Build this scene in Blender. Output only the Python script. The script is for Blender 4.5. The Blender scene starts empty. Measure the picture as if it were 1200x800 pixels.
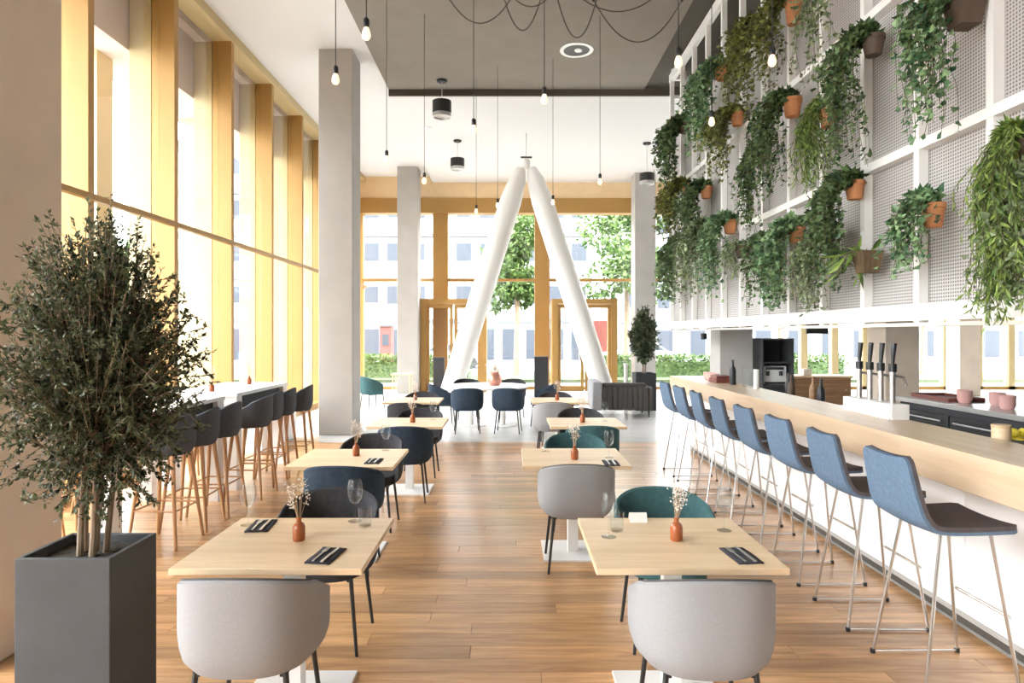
import bpy, math, random
from mathutils import Vector, Matrix

# ------------------------------------------------------------------ camera, sky, light, exposure
S = bpy.context.scene
COL = S.collection
cd = bpy.data.cameras.new('camera')
cam = bpy.data.objects.new('camera', cd)
COL.objects.link(cam)
cam.location = (0, 0, 1.72)
cam.rotation_euler = (math.pi / 2, 0, 0)
cd.sensor_width = 36.0
cd.lens = 22.8
cd.shift_x = 0.0025
cd.shift_y = -0.0075
cd.clip_end = 400
S.camera = cam

W = bpy.data.worlds.new('overcast_sky')
S.world = W
W.use_nodes = True
wn = W.node_tree
bg = wn.nodes['Background']
bg.inputs[0].default_value = (0.93, 0.965, 1.0, 1)
bg.inputs[1].default_value = 2.6

S.view_settings.view_transform = 'Standard'
S.view_settings.look = 'None'
S.view_settings.gamma = 1.0
S.view_settings.use_curve_mapping = False
S.view_settings.exposure = 3.25
S.cycles.max_bounces = 10
S.cycles.diffuse_bounces = 6
S.cycles.glossy_bounces = 4
S.cycles.transparent_max_bounces = 16
S.cycles.sample_clamp_indirect = 6.0


def portal(name, loc, rot, sx, sy):
    l = bpy.data.lights.new(name, 'AREA')
    l.shape = 'RECTANGLE'
    l.size, l.size_y = sx, sy
    l.cycles.is_portal = True
    o = bpy.data.objects.new(name, l)
    COL.objects.link(o)
    o.location, o.rotation_euler = loc, rot


PI = math.pi
portal('portal_left', (-5.3, 7.2, 2.75), (0, -PI / 2, 0), 5.5, 25.4)
portal('portal_back', (5.6, 20.5, 2.9), (-PI / 2, 0, 0), 21, 5.8)


# ------------------------------------------------------------------ materials (procedural)
def new_mat(name):
    m = bpy.data.materials.new(name)
    m.use_nodes = True
    nt = m.node_tree
    return m, nt, nt.nodes['Principled BSDF']


def mat(name, c, rough=0.5, metal=0.0, var=0.0, scale=8.0, bump=0.0, bscale=200.0, stretch=(1, 1, 1), spec=0.5):
    m, nt, p = new_mat(name)
    p.inputs['Roughness'].default_value = rough
    p.inputs['Metallic'].default_value = metal
    p.inputs['Specular IOR Level'].default_value = spec
    p.inputs['Base Color'].default_value = (*c, 1)
    if var or bump:
        tc = nt.nodes.new('ShaderNodeTexCoord')
        mp = nt.nodes.new('ShaderNodeMapping')
        mp.inputs['Scale'].default_value = stretch
        nt.links.new(tc.outputs['Object'], mp.inputs['Vector'])
    if var:
        n = nt.nodes.new('ShaderNodeTexNoise')
        n.inputs['Scale'].default_value = scale
        n.inputs['Detail'].default_value = 6
        nt.links.new(mp.outputs[0], n.inputs['Vector'])
        r = nt.nodes.new('ShaderNodeValToRGB')
        r.color_ramp.elements[0].position = 0.3
        r.color_ramp.elements[1].position = 0.7
        r.color_ramp.elements[0].color = (*[max(0, x * (1 - var)) for x in c], 1)
        r.color_ramp.elements[1].color = (*[min(1, x * (1 + var)) for x in c], 1)
        nt.links.new(n.outputs['Fac'], r.inputs[0])
        nt.links.new(r.outputs[0], p.inputs['Base Color'])
    if bump:
        n2 = nt.nodes.new('ShaderNodeTexNoise')
        n2.inputs['Scale'].default_value = bscale
        n2.inputs['Detail'].default_value = 3
        nt.links.new(mp.outputs[0], n2.inputs['Vector'])
        b = nt.nodes.new('ShaderNodeBump')
        b.inputs['Strength'].default_value = bump
        b.inputs['Distance'].default_value = 0.005
        nt.links.new(n2.outputs['Fac'], b.inputs['Height'])
        nt.links.new(b.outputs[0], p.inputs['Normal'])
    return m


def wood(name, dark, light, rough=0.4, axis='X', scale=1.0, random_board=0.0):
    m, nt, p = new_mat(name)
    p.inputs['Roughness'].default_value = rough
    tc = nt.nodes.new('ShaderNodeTexCoord')
    mp = nt.nodes.new('ShaderNodeMapping')
    s = {'X': (1.2, 14, 14), 'Y': (14, 1.2, 14), 'Z': (14, 14, 1.2)}[axis]
    mp.inputs['Scale'].default_value = [k * scale for k in s]
    nt.links.new(tc.outputs['Object'], mp.inputs['Vector'])
    n = nt.nodes.new('ShaderNodeTexNoise')
    n.inputs['Scale'].default_value = 1.6
    n.inputs['Detail'].default_value = 8
    n.inputs['Roughness'].default_value = 0.62
    n.inputs['Distortion'].default_value = 0.6
    r = nt.nodes.new('ShaderNodeValToRGB')
    r.color_ramp.elements[0].position = 0.32
    r.color_ramp.elements[1].position = 0.68
    r.color_ramp.elements[0].color = (*dark, 1)
    r.color_ramp.elements[1].color = (*light, 1)
    nt.links.new(n.outputs['Fac'], r.inputs[0])
    out = r.outputs[0]
    if random_board:
        oi = nt.nodes.new('ShaderNodeObjectInfo')
        add = nt.nodes.new('ShaderNodeVectorMath')
        add.operation = 'ADD'
        sc = nt.nodes.new('ShaderNodeVectorMath')
        sc.operation = 'SCALE'
        sc.inputs['Scale'].default_value = 60
        cmb = nt.nodes.new('ShaderNodeCombineXYZ')
        for k in range(3):
            nt.links.new(oi.outputs['Random'], cmb.inputs[k])
        nt.links.new(cmb.outputs[0], sc.inputs[0])
        nt.links.new(mp.outputs[0], add.inputs[0])
        nt.links.new(sc.outputs[0], add.inputs[1])
        nt.links.new(add.outputs[0], n.inputs['Vector'])
        hs = nt.nodes.new('ShaderNodeHueSaturation')
        mr = nt.nodes.new('ShaderNodeMapRange')
        mr.inputs['To Min'].default_value = 1 - random_board
        mr.inputs['To Max'].default_value = 1 + random_board
        nt.links.new(oi.outputs['Random'], mr.inputs['Value'])
        nt.links.new(mr.outputs[0], hs.inputs['Value'])
        nt.links.new(out, hs.inputs['Color'])
        out = hs.outputs[0]
    else:
        nt.links.new(mp.outputs[0], n.inputs['Vector'])
    nt.links.new(out, p.inputs['Base Color'])
    if random_board:
        p.inputs['Coat Weight'].default_value = 0.3
        p.inputs['Coat Roughness'].default_value = 0.16
    b = nt.nodes.new('ShaderNodeBump')
    b.inputs['Strength'].default_value = 0.08
    b.inputs['Distance'].default_value = 0.002
    nt.links.new(n.outputs['Fac'], b.inputs['Height'])
    nt.links.new(b.outputs[0], p.inputs['Normal'])
    return m


def glass_mat(name, tint=(1, 1, 1), gloss=0.08, rough=0.02):
    m = bpy.data.materials.new(name)
    m.use_nodes = True
    nt = m.node_tree
    nt.nodes.clear()
    out = nt.nodes.new('ShaderNodeOutputMaterial')
    mix = nt.nodes.new('ShaderNodeMixShader')
    t = nt.nodes.new('ShaderNodeBsdfTransparent')
    t.inputs[0].default_value = (*tint, 1)
    g = nt.nodes.new('ShaderNodeBsdfGlossy')
    g.inputs['Roughness'].default_value = rough
    fr = nt.nodes.new('ShaderNodeLayerWeight')
    fr.inputs['Blend'].default_value = 0.5
    pw = nt.nodes.new('ShaderNodeMath')
    pw.operation = 'POWER'
    pw.inputs[1].default_value = 4.0
    ma = nt.nodes.new('ShaderNodeMath')
    ma.operation = 'MULTIPLY_ADD'
    ma.inputs[1].default_value = gloss
    ma.inputs[2].default_value = 0.03
    nt.links.new(fr.outputs['Facing'], pw.inputs[0])
    nt.links.new(pw.outputs[0], ma.inputs[0])
    nt.links.new(ma.outputs[0], mix.inputs[0])
    nt.links.new(t.outputs[0], mix.inputs[1])
    nt.links.new(g.outputs[0], mix.inputs[2])
    nt.links.new(mix.outputs[0], out.inputs[0])
    return m


def emit_mat(name, c, s):
    m, nt, p = new_mat(name)
    p.inputs['Base Color'].default_value = (*c, 1)
    p.inputs['Emission Color'].default_value = (*c, 1)
    p.inputs['Emission Strength'].default_value = s
    return m


def leaf_mat(name, a, b, rough=0.45):
    m, nt, p = new_mat(name)
    p.inputs['Roughness'].default_value = rough
    g = nt.nodes.new('ShaderNodeNewGeometry')
    n = nt.nodes.new('ShaderNodeTexNoise')
    n.inputs['Scale'].default_value = 14
    n.inputs['Detail'].default_value = 2
    mx = nt.nodes.new('ShaderNodeMath')
    mx.operation = 'ADD'
    mul = nt.nodes.new('ShaderNodeMath')
    mul.operation = 'MULTIPLY_ADD'
    mul.inputs[1].default_value = 0.6
    mul.inputs[2].default_value = -0.3
    nt.links.new(g.outputs['Random Per Island'], mul.inputs[0])
    nt.links.new(n.outputs['Fac'], mx.inputs[0])
    nt.links.new(mul.outputs[0], mx.inputs[1])
    r = nt.nodes.new('ShaderNodeValToRGB')
    r.color_ramp.elements[0].position = 0.25
    r.color_ramp.elements[1].position = 0.8
    r.color_ramp.elements[0].color = (*a, 1)
    r.color_ramp.elements[1].color = (*b, 1)
    tc = nt.nodes.new('ShaderNodeTexCoord')
    nt.links.new(tc.outputs['Object'], n.inputs['Vector'])
    nt.links.new(mx.outputs[0], r.inputs[0])
    nt.links.new(r.outputs[0], p.inputs['Base Color'])
    tl = nt.nodes.new('ShaderNodeBsdfTranslucent')
    nt.links.new(r.outputs[0], tl.inputs[0])
    ms = nt.nodes.new('ShaderNodeMixShader')
    ms.inputs[0].default_value = 0.25
    nt.links.new(p.outputs[0], ms.inputs[1])
    nt.links.new(tl.outputs[0], ms.inputs[2])
    nt.links.new(ms.outputs[0], nt.nodes['Material Output'].inputs[0])
    return m


def mesh_panel_mat():
    m, nt, p = new_mat('perforated_grey_steel')
    p.inputs['Roughness'].default_value = 0.5
    tc = nt.nodes.new('ShaderNodeTexCoord')
    v = nt.nodes.new('ShaderNodeTexVoronoi')
    v.inputs['Scale'].default_value = 42
    v.inputs['Randomness'].default_value = 0.0
    r = nt.nodes.new('ShaderNodeValToRGB')
    r.color_ramp.interpolation = 'CONSTANT'
    r.color_ramp.elements[0].position = 0.0
    r.color_ramp.elements[0].color = (0.16, 0.15, 0.145, 1)
    r.color_ramp.elements[1].position = 0.33
    r.color_ramp.elements[1].color = (0.50, 0.475, 0.455, 1)
    nt.links.new(tc.outputs['Object'], v.inputs['Vector'])
    nt.links.new(v.outputs['Distance'], r.inputs[0])
    nt.links.new(r.outputs[0], p.inputs['Base Color'])
    return m


M = {}
M['floorwood'] = wood('oak_floorboard', (0.40, 0.208, 0.090), (0.69, 0.41, 0.195), 0.28, 'X', 1.0, 0.25)
M['joint'] = mat('dark_joint', (0.09, 0.06, 0.04), 0.8)
M['terrazzo'] = mat('pale_screed', (0.64, 0.63, 0.62), 0.22, 0, 0.08, 3)
M['concrete'] = mat('fair_faced_concrete', (0.43, 0.41, 0.385), 0.8, 0, 0.06, 2.2, 0.15, 60)
M['pier'] = mat('shade_brown_concrete', (0.78, 0.66, 0.54), 0.8, 0, 0.07, 2.2, 0.15, 60)  # brown of the shaded faces put into the concrete colour
M['white_ceiling'] = mat('white_plaster', (0.66, 0.655, 0.645), 0.9)
M['rearwall'] = mat('light_cutting_rear_wall', (0.30, 0.28, 0.26), 0.9)  # unseen wall, greyed to weaken the light from behind the camera
M['dark_ceiling'] = mat('taupe_acoustic_panel', (0.225, 0.20, 0.168), 0.9, 0, 0.04, 3)
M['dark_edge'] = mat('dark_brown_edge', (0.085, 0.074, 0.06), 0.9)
M['gold'] = mat('gold_anodised', (0.40, 0.225, 0.066), 0.5, 0.2, 0.05, 1.5)
M['gold_dark'] = mat('bronze_gold', (0.30, 0.165, 0.045), 0.45, 0.3, 0.05, 1.5)
M['gold_pale'] = mat('pale_wood_soffit', (0.80, 0.60, 0.36), 0.6, 0, 0.05, 3)
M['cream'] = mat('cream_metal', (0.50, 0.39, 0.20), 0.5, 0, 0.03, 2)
M['pinkish'] = mat('blush_panel', (0.66, 0.54, 0.46), 0.7)
M['glass'] = glass_mat('window_glass', (0.98, 0.985, 0.985), 0.30)
M['drinkglass'] = glass_mat('drinking_glass', (0.95, 0.965, 0.97), 0.55)
M['white'] = mat('white_lacquer', (0.88, 0.88, 0.87), 0.35)
M['white_steel'] = mat('white_powder_coat', (0.84, 0.83, 0.80), 0.45)
M['panel'] = mesh_panel_mat()
M['oak'] = wood('pale_oak', (0.68, 0.49, 0.29), (0.82, 0.63, 0.42), 0.38, 'X', 0.8)
M['oakbar'] = wood('pale_oak_bar', (0.53, 0.38, 0.24), (0.65, 0.49, 0.34), 0.32, 'Y', 0.6)
M['oak_edge'] = wood('oak_edge', (0.52, 0.35, 0.19), (0.66, 0.48, 0.29), 0.45, 'X', 1.2)
M['stoolwood'] = wood('warm_beech', (0.48, 0.25, 0.11), (0.66, 0.39, 0.20), 0.45, 'Z', 1.0)
M['brownwood'] = wood('brown_walnut', (0.20, 0.10, 0.045), (0.34, 0.19, 0.09), 0.45, 'X', 0.8)
M['black'] = mat('black_steel', (0.018, 0.018, 0.02), 0.4)
M['blackmatt'] = mat('black_matt', (0.03, 0.03, 0.033), 0.7)
M['chrome'] = mat('brushed_chrome', (0.62, 0.60, 0.58), 0.25, 0.9)
M['steel'] = mat('stainless', (0.60, 0.60, 0.59), 0.32, 0.85, 0.05, 5)
FAB = dict(bump=0.25, bscale=420, spec=0.2)
M['grey'] = mat('light_grey_wool', (0.315, 0.315, 0.32), 0.9, 0, 0.05, 140, **FAB)
M['greyrim'] = mat('dark_grey_piping', (0.075, 0.072, 0.07), 0.8)
M['charcoal'] = mat('charcoal_wool', (0.055, 0.055, 0.06), 0.9, 0, 0.15, 30, **FAB)
M['navy'] = mat('navy_wool', (0.038, 0.058, 0.086), 0.85, 0, 0.15, 30, **FAB)
M['teal'] = mat('teal_wool', (0.050, 0.115, 0.122), 0.85, 0, 0.15, 30, **FAB)
M['denim'] = mat('slate_blue_wool', (0.120, 0.178, 0.255), 0.85, 0, 0.12, 40, **FAB)
M['slate'] = mat('slate_grey_wool', (0.085, 0.095, 0.115), 0.85, 0, 0.12, 40, **FAB)
M['seatdark'] = mat('taupe_black_wool', (0.10, 0.085, 0.088), 0.85, 0, 0.12, 40, **FAB)
M['sofa'] = mat('graphite_upholstery', (0.075, 0.070, 0.066), 0.85, 0, 0.12, 30, **FAB)
M['sofa_lit'] = mat('lit_graphite_upholstery', (0.34, 0.34, 0.35), 0.85, 0, 0.1, 30, **FAB)  # graphite made pale for the arm that the light falls on
M['planter'] = mat('grey_fibre_cement', (0.064, 0.067, 0.071), 0.75, 0, 0.12, 4, 0.15, 80)
M['soil'] = mat('dark_soil', (0.045, 0.038, 0.03), 1.0, 0, 0.4, 40, 1.0, 60)
M['bark'] = mat('ficus_bark', (0.26, 0.19, 0.13), 0.9, 0, 0.25, 20, 0.5, 50, (1, 1, 0.2))
M['amber'] = mat('amber_glass', (0.34, 0.095, 0.032), 0.15)
M['terracotta'] = mat('terracotta', (0.52, 0.22, 0.09), 0.75, 0, 0.14, 12)
M['potbrown'] = mat('dark_brown_pot', (0.10, 0.065, 0.045), 0.7, 0, 0.15, 12)
M['potwood'] = wood('weathered_wood_pot', (0.08, 0.05, 0.025), (0.16, 0.10, 0.05), 0.7, 'Z', 1.5)
M['driedflower'] = mat('dried_flower', (0.78, 0.72, 0.64), 0.9, 0, 0.15, 60)
M['driedstem'] = mat('dried_stem', (0.48, 0.34, 0.22), 0.9)
M['napkin'] = mat('charcoal_napkin', (0.035, 0.033, 0.042), 0.95, 0, 0.2, 60, 0.3, 300)
M['card'] = mat('white_card', (0.85, 0.83, 0.78), 0.8)
M['copper'] = mat('rose_copper', (0.72, 0.34, 0.26), 0.35, 0.6)
M['pinkglass'] = mat('blush_ceramic', (0.70, 0.40, 0.36), 0.35)
M['redbrown'] = mat('oxblood_leather', (0.16, 0.045, 0.035), 0.5)
M['yellow'] = mat('lemon_skin', (0.75, 0.62, 0.06), 0.5, 0, 0.1, 30)
M['bulb'] = emit_mat('lit_bulb', (1.0, 0.80, 0.52), 6.0)
M['bulbglass'] = emit_mat('frosted_bulb', (1.0, 0.76, 0.47), 0.15)
M['leaf_dark'] = leaf_mat('ficus_leaf', (0.011, 0.022, 0.008), (0.165, 0.20, 0.10))
M['leaf_ivy'] = leaf_mat('ivy_leaf', (0.020, 0.052, 0.018), (0.18, 0.29, 0.105))
M['leaf_blue'] = leaf_mat('pothos_leaf', (0.040, 0.115, 0.050), (0.32, 0.50, 0.24))
M['leaf_fern'] = leaf_mat('fern_leaf', (0.060, 0.125, 0.018), (0.32, 0.44, 0.10))
M['leaf_pale'] = leaf_mat('sage_leaf', (0.11, 0.16, 0.075), (0.42, 0.50, 0.28))
M['leaf_olive'] = leaf_mat('olive_leaf', (0.050, 0.070, 0.012), (0.29, 0.31, 0.075))
M['leaf_out'] = leaf_mat('street_tree_leaf', (0.028, 0.068, 0.010), (0.125, 0.20, 0.045), 0.6)
M['vine'] = mat('vine_stem', (0.10, 0.10, 0.045), 0.9)
M['facade'] = mat('white_facade', (0.34, 0.34, 0.34), 0.8)
M['facade_grey'] = mat('grey_spandrel', (0.085, 0.09, 0.10), 0.8, spec=0.2)
M['pane_far'] = mat('far_window_pane', (0.042, 0.048, 0.058), 0.6, spec=0.15)
M['asphalt'] = mat('pale_paving', (0.27, 0.265, 0.26), 0.85, 0, 0.08, 2)
M['lawn'] = mat('lawn', (0.055, 0.075, 0.032), 0.95, 0, 0.25, 5)
M['red'] = mat('red_paint', (0.16, 0.035, 0.028), 0.6)
M['carpaint'] = mat('silver_car_paint', (0.52, 0.54, 0.57), 0.3, 0.4)


# ------------------------------------------------------------------ mesh helpers
class MB:
    def __init__(s):
        s.v, s.f = [], []

    def add(s, vs, fs):
        n = len(s.v)
        s.v += [tuple(v) for v in vs]
        s.f += [tuple(i + n for i in f) for f in fs]
        return s

    def box(s, x0, y0, z0, x1, y1, z1):
        return s.add([(x0, y0, z0), (x1, y0, z0), (x1, y1, z0), (x0, y1, z0), (x0, y0, z1), (x1, y0, z1), (x1, y1, z1), (x0, y1, z1)],
                     [(0, 3, 2, 1), (4, 5, 6, 7), (0, 1, 5, 4), (1, 2, 6, 5), (2, 3, 7, 6), (3, 0, 4, 7)])

    def tube(s, pts, r, n=8, r1=None):
        pts = [Vector(p) for p in pts]
        k = len(pts)
        vs, fs = [], []
        up = None
        for i, p in enumerate(pts):
            d = (pts[min(i + 1, k - 1)] - pts[max(i - 1, 0)]).normalized()
            if up is None:
                a = Vector((0, 0, 1)) if abs(d.z) < 0.9 else Vector((1, 0, 0))
                up = d.cross(a).normalized()
            else:
                up = (up - d * up.dot(d)).normalized()
            w = d.cross(up)
            rr = r if r1 is None else r + (r1 - r) * i / (k - 1)
            for j in range(n):
                t = 2 * PI * j / n
                vs.append(p + up * (math.cos(t) * rr) + w * (math.sin(t) * rr))
        for i in range(k - 1):
            for j in range(n):
                a, b = i * n + j, i * n + (j + 1) % n
                fs.append((a, b, b + n, a + n))
        fs.append(tuple(range(n - 1, -1, -1)))
        fs.append(tuple((k - 1) * n + j for j in range(n)))
        return s.add(vs, fs)

    def lathe(s, prof, n=24, c=(0, 0, 0)):
        vs, fs = [], []
        for r, z in prof:
            for j in range(n):
                t = 2 * PI * j / n
                vs.append((c[0] + r * math.cos(t), c[1] + r * math.sin(t), c[2] + z))
        for i in range(len(prof) - 1):
            for j in range(n):
                a, b = i * n + j, i * n + (j + 1) % n
                fs.append((a, b, b + n, a + n))
        if prof[0][0] > 1e-5:
            fs.append(tuple(range(n - 1, -1, -1)))
        if prof[-1][0] > 1e-5:
            fs.append(tuple((len(prof) - 1) * n + j for j in range(n)))
        return s.add(vs, fs)

    def grid(s, rows, closed=False):
        m = len(rows[0])
        vs = [p for r in rows for p in r]
        fs = []
        for i in range(len(rows) - 1):
            for j in range(m if closed else m - 1):
                a, b = i * m + j, i * m + (j + 1) % m
                fs.append((a, b, b + m, a + m))
        return s.add(vs, fs)

    def leaf(s, p, d, nrm, L, w):
        """a bent diamond leaf: base at p, pointing along d"""
        side = d.cross(nrm)
        if side.length < 1e-4:
            side = Vector((1, 0, 0))
        side.normalize()
        m = p + d * (L * 0.45)
        drop = nrm * (w * 0.25)
        n = len(s.v)
        s.v += [tuple(p), tuple(m + side * w * 0.5 - drop), tuple(p + d * L), tuple(m - side * w * 0.5 - drop)]
        s.f += [(n, n + 1, n + 2), (n, n + 2, n + 3)]

    def mesh(s, name, material, smooth=True, angle=40):
        me = bpy.data.meshes.new(name)
        me.from_pydata(s.v, [], s.f)
        me.validate()
        if material:
            me.materials.append(material)
        if smooth:
            me.polygons.foreach_set('use_smooth', [True] * len(me.polygons))
            me.set_sharp_from_angle(angle=math.radians(angle))
        return me

    def build(s, name, material, parent=None, smooth=True, bevel=0.0, loc=None, seg=2):
        o = bpy.data.objects.new(name, s.mesh(name, material, smooth))
        COL.objects.link(o)
        if parent:
            o.parent = parent
        if loc:
            o.location = loc
        if bevel:
            b = o.modifiers.new('soft_edge', 'BEVEL')
            b.width, b.segments, b.limit_method = bevel, seg, 'ANGLE'
        return o


def box(name, m, b, parent=None, bevel=0.0):
    return MB().box(*b).build(name, m, parent, smooth=False, bevel=bevel)


def share(name, src, parent, loc=None, rot=None):
    o = bpy.data.objects.new(name, src.data if hasattr(src, 'data') else src)
    COL.objects.link(o)
    o.parent = parent
    if loc:
        o.location = loc
    if rot:
        o.rotation_euler = rot
    return o


def tag(o, label, cat, group=None, kind=None):
    o['label'], o['category'] = label, cat
    if group:
        o['group'] = group
    if kind:
        o['kind'] = kind
    return o


def thing(name, label, cat, loc=(0, 0, 0), rz=0.0, group=None):
    o = bpy.data.objects.new(name, None)
    o.empty_display_size = 0.1
    COL.objects.link(o)
    o.location, o.rotation_euler = loc, (0, 0, rz)
    return tag(o, label, cat, group)


def struct(name, o=None):
    if o is None:
        o = bpy.data.objects.new(name, None)
        COL.objects.link(o)
    o['kind'] = 'structure'
    return o


KIDS = {}


def copy_tree(o, parent=None):
    c = o.copy()
    COL.objects.link(c)
    if parent:
        c.parent = parent
    for ch in o.children:
        copy_tree(ch, c)
    return c


PROTO = {}


def place(key, maker, loc, rz, label, cat, group):
    """first time builds the thing, afterwards copies it with its parts"""
    if key not in PROTO:
        o = maker()
        PROTO[key] = o
    else:
        o = copy_tree(PROTO[key])
    o.location, o.rotation_euler = loc, (0, 0, rz)
    return tag(o, label, cat, group)


# ------------------------------------------------------------------ floor
floor = struct('floor', box('floor', M['joint'], (-4.9, -5.6, -0.2, 16.2, 20.3, -0.012)))
rnd = random.Random(3)
PW, PL = 0.14, 1.75
pm = MB().box(0, 0, -0.012, PL - 0.003, PW - 0.003, 0).mesh('plank', M['floorwood'], False)
y = 1.9
row = 0
while y < 10.3 - PW * 0.5:
    x = -4.72 - rnd.uniform(0, PL * 0.9)
    while x < 2.66:
        x0, x1 = max(x, -4.72), min(x + PL, 2.66)
        if x1 - x0 > 0.05:
            if x0 == x and x1 == x + PL:
                share('plank', pm, floor, (x, y, 0))
            else:
                MB().box(0, 0, -0.012, x1 - x0 - 0.003, PW - 0.003, 0).build('plank', M['floorwood'], floor, False, loc=(x0, y, 0))
        x += PL
    y += PW
    row += 1
YW = y
struct('floor_2', box('floor_2', M['terrazzo'], (-4.9, YW, -0.012, 16.2, 20.3, 0.0)))
struct('floor_3', box('floor_3', M['terrazzo'], (2.66, -5.6, -0.012, 16.2, YW, 0.0)))
nb = MB().box(-4.72, -5.6, -0.012, 2.66, 1.9, 0)
struct('floor_4', nb.build('floor_4', M['floorwood'], None, False))

# ------------------------------------------------------------------ ceilings
struct('ceiling', box('ceiling', M['white_ceiling'], (-4.9, -5.6, 6.55, 16.2, 20.3, 6.85)))
struct('ceiling_2', box('ceiling_2', M['white_ceiling'], (-2.36, 12.72, 6.37, 16.2, 20.3, 6.55)))
dc = struct('ceiling_3', box('ceiling_3', M['dark_ceiling'], (-2.36, -5.6, 6.49, 2.63, 12.66, 6.55)))
struct('ceiling_4', box('ceiling_4', M['dark_edge'], (2.63, -5.6, 6.535, 16.2, 12.66, 6.55)))  # dark colour stands in for the shaded gap beside the screen
struct('trim_1', box('trim_1', M['dark_edge'], (-2.36, 12.66, 6.37, 6.0, 12.72, 6.55)))

# ------------------------------------------------------------------ columns
def column(name, x0, y0, z1, m, s=0.58):
    o = MB().box(x0, y0, 0, x0 + s, y0 + s, z1).build(name, m, None, False, 0.012)
    return struct(name, o)

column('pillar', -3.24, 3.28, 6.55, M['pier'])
column('pillar.001', -3.24, 11.0, 6.55, M['concrete'])
column('pillar.002', -3.24, 18.7, 6.55, M['concrete'], 0.6)
column('pillar.003', 3.62, 18.7, 6.37, M['concrete'], 0.6)
column('pillar.004', 3.70, 11.4, 6.37, M['concrete'])
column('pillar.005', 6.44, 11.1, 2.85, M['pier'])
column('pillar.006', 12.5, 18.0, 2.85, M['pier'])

# ------------------------------------------------------------------ left glazed wall
w1 = struct('window_1')
fin = MB().box(0, 0, 0, 0.30, 0.10, 6.40).mesh('mullion', M['gold'], False)
ys = [6.85 + 1.765 * k for k in range(-6, 8)]
glassm = MB().box(0, 0, 0, 0.012, 1.665, 3.05).mesh('pane', M['glass'], False)
glassm2 = MB().box(0, 0, 0, 0.012, 1.665, 3.12).mesh('pane', M['glass'], False)
for k, yy in enumerate(ys):
    share('mullion', fin, w1, (-4.75, yy, 0.0))
    if k < len(ys) - 1:
        share('pane', glassm, w1, (-4.66, yy + 0.10, 0.12))
        share('pane', glassm2, w1, (-4.66, yy + 0.10, 3.23))
y0, y1 = ys[0], 20.25
box('transom', M['gold_dark'], (-4.51, y0, 3.15, -4.44, y1, 3.215), w1)
box('base_rail', M['gold'], (-4.74, y0, 0.0, -4.46, y1, 0.12), w1)
box('head_rail', M['cream'], (-4.75, y0, 6.40, -4.43, y1, 6.55), w1)  # cream stands in for the highlight along the gold head beam
# covered walk outside the left wall
struct('trim_2', box('trim_2', M['pinkish'], (-7.4, -6.5, 6.45, -4.92, 24, 6.85)))
w5 = struct('trim_3')
box('spandrel', M['pinkish'], (-5.20, -6.0, 5.50, -5.08, 20.3, 6.45), w5)
ofin = MB().box(0, 0, 0, 0.29, 0.07, 6.40).mesh('outer_fin', M['cream'], False)  # gold fin coloured cream for its paler look through the glass
for k, yy in enumerate(ys):
    share('outer_fin', ofin, w1, (-5.06, yy + 0.015, 0.0))
    if k % 2 == 0:
        box('post', M['cream'], (-7.3, yy + 0.4, -0.05, -6.86, yy + 0.84, 6.45), w5)

# ------------------------------------------------------------------ back glazed wall with two entrance doors
w2 = struct('window_2')
XB = [-4.72, -2.36, 0.78, 4.05, 6.6, 9.0, 9.95, 10.9, 12.4, 13.4, 14.4, 15.4, 16.1]
for k, xx in enumerate(XB):
    wd = 0.46 if k in (1, 2, 3) else 0.2
    box('mullion', M['gold'] if k < 5 else M['cream'], (xx, 20.0, 0, xx + wd, 20.22, 5.43), w2)
    if k < len(XB) - 1:
        x0, x1 = xx + wd, XB[k + 1]
        box('pane', M['glass'], (x0, 20.10, 0.1, x1, 20.112, 3.34), w2)
        box('pane', M['glass'], (x0, 20.10, 3.42, x1, 20.112, 5.43), w2)
box('transom', M['gold'], (-4.72, 20.02, 3.34, 16.2, 20.18, 3.42), w2)
box('base_rail', M['gold'], (-4.72, 20.0, 0, 16.2, 20.2, 0.1), w2)
box('head_beam', M['gold'], (-4.75, 19.9, 5.43, 16.2, 20.3, 5.88), w2)
struct('wall_back', box('wall_back', M['gold_pale'], (-4.75, 19.95, 5.88, 16.2, 20.3, 6.55)))

def entrance(name, x0, x1, yf=19.1):
    d = struct(name)
    h = 2.75
    t = 0.17
    box('post', M['gold'], (x0, yf, 0, x0 + t, 19.98, h), d)
    box('post', M['gold'], (x1 - t, yf, 0, x1, 19.98, h), d)
    box('header', M['gold'], (x0 + t, yf, h - 0.14, x1 - t, 19.98, h), d)
    xm = (x0 + x1) / 2
    for a, b in ((x0 + t, xm - 0.02), (xm + 0.02, x1 - t)):
        f = MB()
        f.box(a, yf + 0.1, 0.02, a + 0.09, yf + 0.16, h - 0.16).box(b - 0.09, yf + 0.1, 0.02, b, yf + 0.16, h - 0.16)
        f.box(a + 0.09, yf + 0.1, 0.02, b - 0.09, yf + 0.16, 0.18).box(a + 0.09, yf + 0.1, h - 0.27, b - 0.09, yf + 0.16, h - 0.16)
        leaf = f.build('door_leaf', M['gold'], d, False)
        box('pane', M['glass'], (a + 0.09, yf + 0.12, 0.18, b - 0.09, yf + 0.135, h - 0.27), leaf)
        hx = b - 0.14 if a < xm - 0.5 else a + 0.14
        MB().tube([(hx, yf + 0.05, 0.8), (hx, yf + 0.05, 1.4)], 0.016, 8).build('handle', M['steel'], leaf)
    return d

entrance('door_1', -2.63, -0.68)
entrance('door_2', 1.26, 3.18)

# ------------------------------------------------------------------ unseen rear wall (behind the photographer, closed to cut light) and the right end
struct('wall_rear_unseen', box('wall_rear_unseen', M['rearwall'], (-4.9, -5.6, 0, 16.2, -5.4, 6.55)))
struct('wall_right', box('wall_right', M['white_ceiling'], (16.0, -5.4, 0, 16.2, 20.0, 6.55)))
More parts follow.
